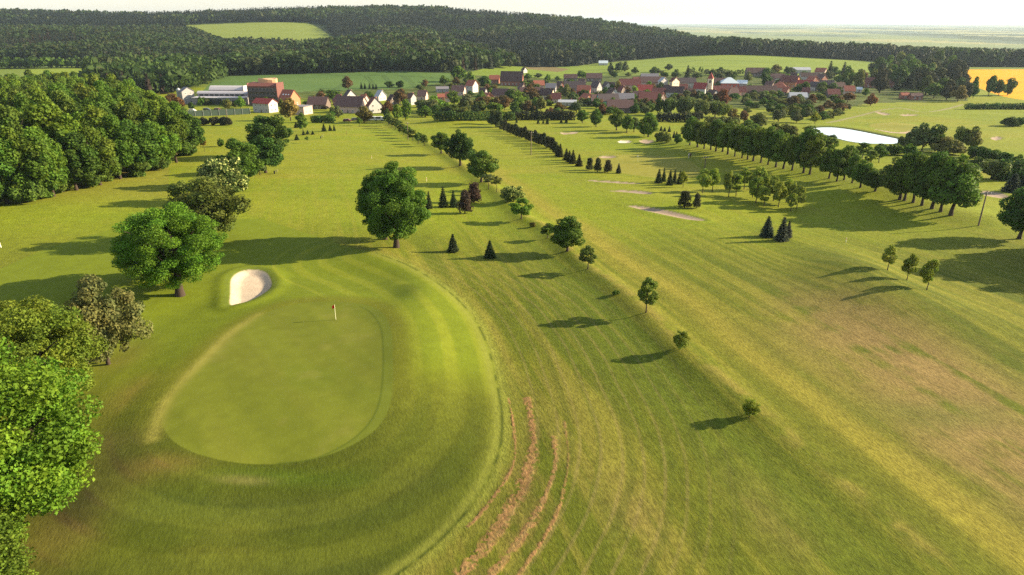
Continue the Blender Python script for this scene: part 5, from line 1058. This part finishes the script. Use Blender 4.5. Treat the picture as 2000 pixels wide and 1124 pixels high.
def flag(px, row, h, col, label):
    p = P(px, row); t = thing('flagstick', label, 'flag', p)
    link('stick', tubes('stick', [([(0,0,-.2),(0,0,h)], [.035,.03])], 'paint', 8), t, None, (.80,.78,.50))
    V_ = []; Fc = []; nx = 8
    for s in (0, .03):
        for i in range(nx+1):
            u = i/nx; w = .06*math.sin(u*7); V_ += [(-.05-.30*u, w+s, h-.02-.20*u), (-.05-.30*u, w+s, h-.50-.12*u)]
    m_ = 2*(nx+1)
    for i in range(nx): Fc += [(2*i,2*i+1,2*i+3,2*i+2), (m_+2*i,m_+2*i+2,m_+2*i+3,m_+2*i+1), (2*i,2*i+2,m_+2*i+2,m_+2*i), (2*i+1,m_+2*i+1,m_+2*i+3,2*i+3)]
    Fc += [(0,m_,m_+1,1), (2*nx,2*nx+1,m_+2*nx+1,m_+2*nx)]
    link('cloth', poly_mesh('cloth', V_, Fc, ['cloth']), t, None, col)
flag(656, 625, 2.15, (.62,.035,.015), 'flagstick with red flag on the near putting green')
flag(1246, 316, 2.1, (.85,.82,.70), 'flagstick with white flag on the far pale green')
def board(px, row, h, col, label):
    p = P(px, row); t = thing('tee_marker', label, 'marker', p)
    link('post', tubes('post', [([(0,0,-.2),(0,0,h)], [.05,.045])], 'wood', 8), t)
    link('plate', boxes('plate', [(-.38,.38,-.11,-.05,h*.42,h),(-.42,.42,-.12,-.04,h,h+.05)], ['paint']), t, None, col)
    link('bin', tubes('bin', [([(0,0,0),(0,0,.8),(0,0,.85)], [.2,.24,.18])], 'rubber', 10), t, (-.75, .1, 0))
board(541, 340, 1.3, (.80,.72,.25), 'pale yellow tee board at the tree line'); board(630, 271, 1.5, (.80,.72,.25), 'pale yellow tee board on the far left fairway')
def marker(px, row, h, label, col=(.75,.70,.45)):
    p = P(px, row); t = thing('marker_post', label, 'marker', p); link('post', tubes('post', [([(0,0,-.2),(0,0,h*.86),(0,0,h)], [.07,.07,.03])], 'paint', 8), t, None, col); link('band', tubes('band', [([(0,0,h*.6),(0,0,h*.75)], [.074,.074])], 'paint', 8), t, None, (.6,.1,.05))
marker(833, 355, 1.2, 'pale marker post in the tree shadow behind the linden'); marker(1652, 474, 1.0, 'pale marker post left of the mound trees'); marker(726, 310, 1.0, 'pale marker post on the left fairway'); marker(677, 263, 1.6, 'dark marker post on the far left fairway', (.06,.05,.04)); marker(2, 484, 1.0, 'white marker post at the left frame edge', (.85,.85,.8))
def car(px, row, rz, col, label, van=False):
    p = P(px, row); t = thing('parked_van' if van else 'parked_car', label, 'van' if van else 'car', p, rz); L_, h1, h2 = (5.2, 1.1, 2.2) if van else (4.3, .85, 1.45)
    prof = [(-L_/2,.3),(-L_/2,h1*.9),(-L_/2+.25,h1),(-L_*.42,h2*.97),(L_*.18 if not van else L_*.28,h2),(L_*.34 if not van else L_*.42,h1),(L_/2,h1*.85),(L_/2,.3)]
    n = len(prof); V_ = [(x, s, z) for s in (-.85, .85) for x, z in prof]; Fc = [tuple(range(n-1, -1, -1))[::-1], tuple(range(2*n-1, n-1, -1))]+[(i, n+i, n+(i+1) % n, (i+1) % n) for i in range(n)]
    me = poly_mesh('body', V_, Fc, ['car_paint']); bm = bmesh.new(); bm.from_mesh(me); bmesh.ops.recalc_face_normals(bm, faces=bm.faces); bmesh.ops.bevel(bm, geom=bm.edges[:], offset=.07, segments=2, affect='EDGES'); bm.to_mesh(me); bm.free(); link('body', me, t, None, col)
    link('side_window', boxes('win', [(-L_*.36,L_*.16,-.87,-.84,h1+.03,h2-.14),(-L_*.36,L_*.16,.84,.87,h1+.03,h2-.14)], ['glass']), t)
    for x in (-L_*.3, L_*.3):
        for s in (-.8, .8): w = link('wheel', tubes('wheel', [([(0,-.1,0),(0,-.099,0),(0,.1,0),(0,.101,0)], [.05,.32,.32,.05])], 'rubber', 12), t, (x, s, .32))
car(678, 238, .1, (.16,.03,.03), 'dark red car parked before the pinkish gabled farmhouse'); car(694, 236, .4, (.05,.05,.07), 'dark car parked next to the dark red car'); car(728, 236, .05, (.8,.78,.75), 'white van left of a pair at the yard', True); car(741, 236, .05, (.78,.76,.7), 'white van right of a pair at the yard', True); car(376, 218, 0, (.8,.8,.78), 'white car at the left end of the works yard'); car(404, 216, 0, (.06,.07,.10), 'dark blue car in the works yard'); car(425, 216, 0, (.10,.03,.03), 'maroon car in the works yard')
def person(px, row, rz, shirt, trousers, label):
    p = P(px, row); t = thing('person', label, 'person', p, rz)
    J = {'pel':(0,0,.95,.15),'waist':(0,0,1.10,.135),'chest':(0,0,1.32,.17),'neck':(0,.0,1.50,.06),'head':(0,-.02,1.62,.10),'crown':(0,-.01,1.72,.085),'shl':(-.19,0,1.43,.07),'ell':(-.26,-.06,1.16,.05),'wrl':(-.22,-.22,.98,.035),'hal':(-.20,-.28,.92,.04),'shr':(.19,0,1.43,.07),'elr':(.27,.02,1.15,.05),'wrr':(.27,-.10,.93,.035),'har':(.27,-.13,.86,.04),'hil':(-.10,0,.88,.11),'knl':(-.12,-.07,.50,.07),'anl':(-.13,.02,.09,.05),'tol':(-.14,-.14,.04,.04),'hir':(.10,0,.88,.11),'knr':(.12,.03,.50,.07),'anr':(.13,.10,.09,.05),'tor':(.14,-.06,.04,.04)}
    E = [('pel','waist'),('waist','chest'),('chest','neck'),('neck','head'),('head','crown'),('chest','shl'),('shl','ell'),('ell','wrl'),('wrl','hal'),('chest','shr'),('shr','elr'),('elr','wrr'),('wrr','har'),('pel','hil'),('hil','knl'),('knl','anl'),('anl','tol'),('pel','hir'),('hir','knr'),('knr','anr'),('anr','tor')]
    def skin(nm, keys, grow, mat, col):
        ks = [k for k in J if k in keys]; es = [(ks.index(a), ks.index(b)) for a, b in E if a in ks and b in ks]
        me = bpy.data.meshes.new(nm); me.from_pydata([J[k][:3] for k in ks], es, []); o = link(nm, me, t, None, col); me.materials.append(MAT[mat])
        m = o.modifiers.new('skin', 'SKIN')
        for v, k in zip(me.skin_vertices[0].data, ks): v.radius = (J[k][3]+grow,)*2
        me.skin_vertices[0].data[0].use_root = True
        s = o.modifiers.new('sub', 'SUBSURF'); s.levels = s.render_levels = 1
    skin('body', set(J), 0, 'skin', (1,1,1)); skin('shirt', {'pel','waist','chest','shl','ell','shr','elr'}, .02, 'cloth', shirt); skin('trousers', {'pel','hil','knl','anl','hir','knr','anr'}, .02, 'cloth', trousers); skin('cap', {'head','crown'}, .012, 'cloth', shirt)
person(1345, 309, .4, (.65,.65,.62), (.40,.40,.38), 'person in pale clothes standing in the avenue shade'); person(1348.5, 309, -.6, (.02,.02,.025), (.02,.02,.02), 'person in black clothes beside the pale dressed one')

# ------------------------------------------------------------------ haze over the whole scene
m = bpy.data.materials.new('haze'); m.use_nodes = True; n = m.node_tree.nodes; n.remove(n['Principled BSDF']); pv = n.new('ShaderNodeVolumePrincipled')
pv.inputs['Color'].default_value = (.66, .83, 1.0, 1); pv.inputs['Density'].default_value = .000048; pv.inputs['Anisotropy'].default_value = .25; m.node_tree.links.new(pv.outputs[0], n['Material Output'].inputs['Volume']); MAT['haze'] = m
tag(link('haze', boxes('haze', [(-30000,30000,-2200,28000,-52,150)], ['haze'])), 'pale evening haze lying over the whole valley', 'haze', None, 'stuff')
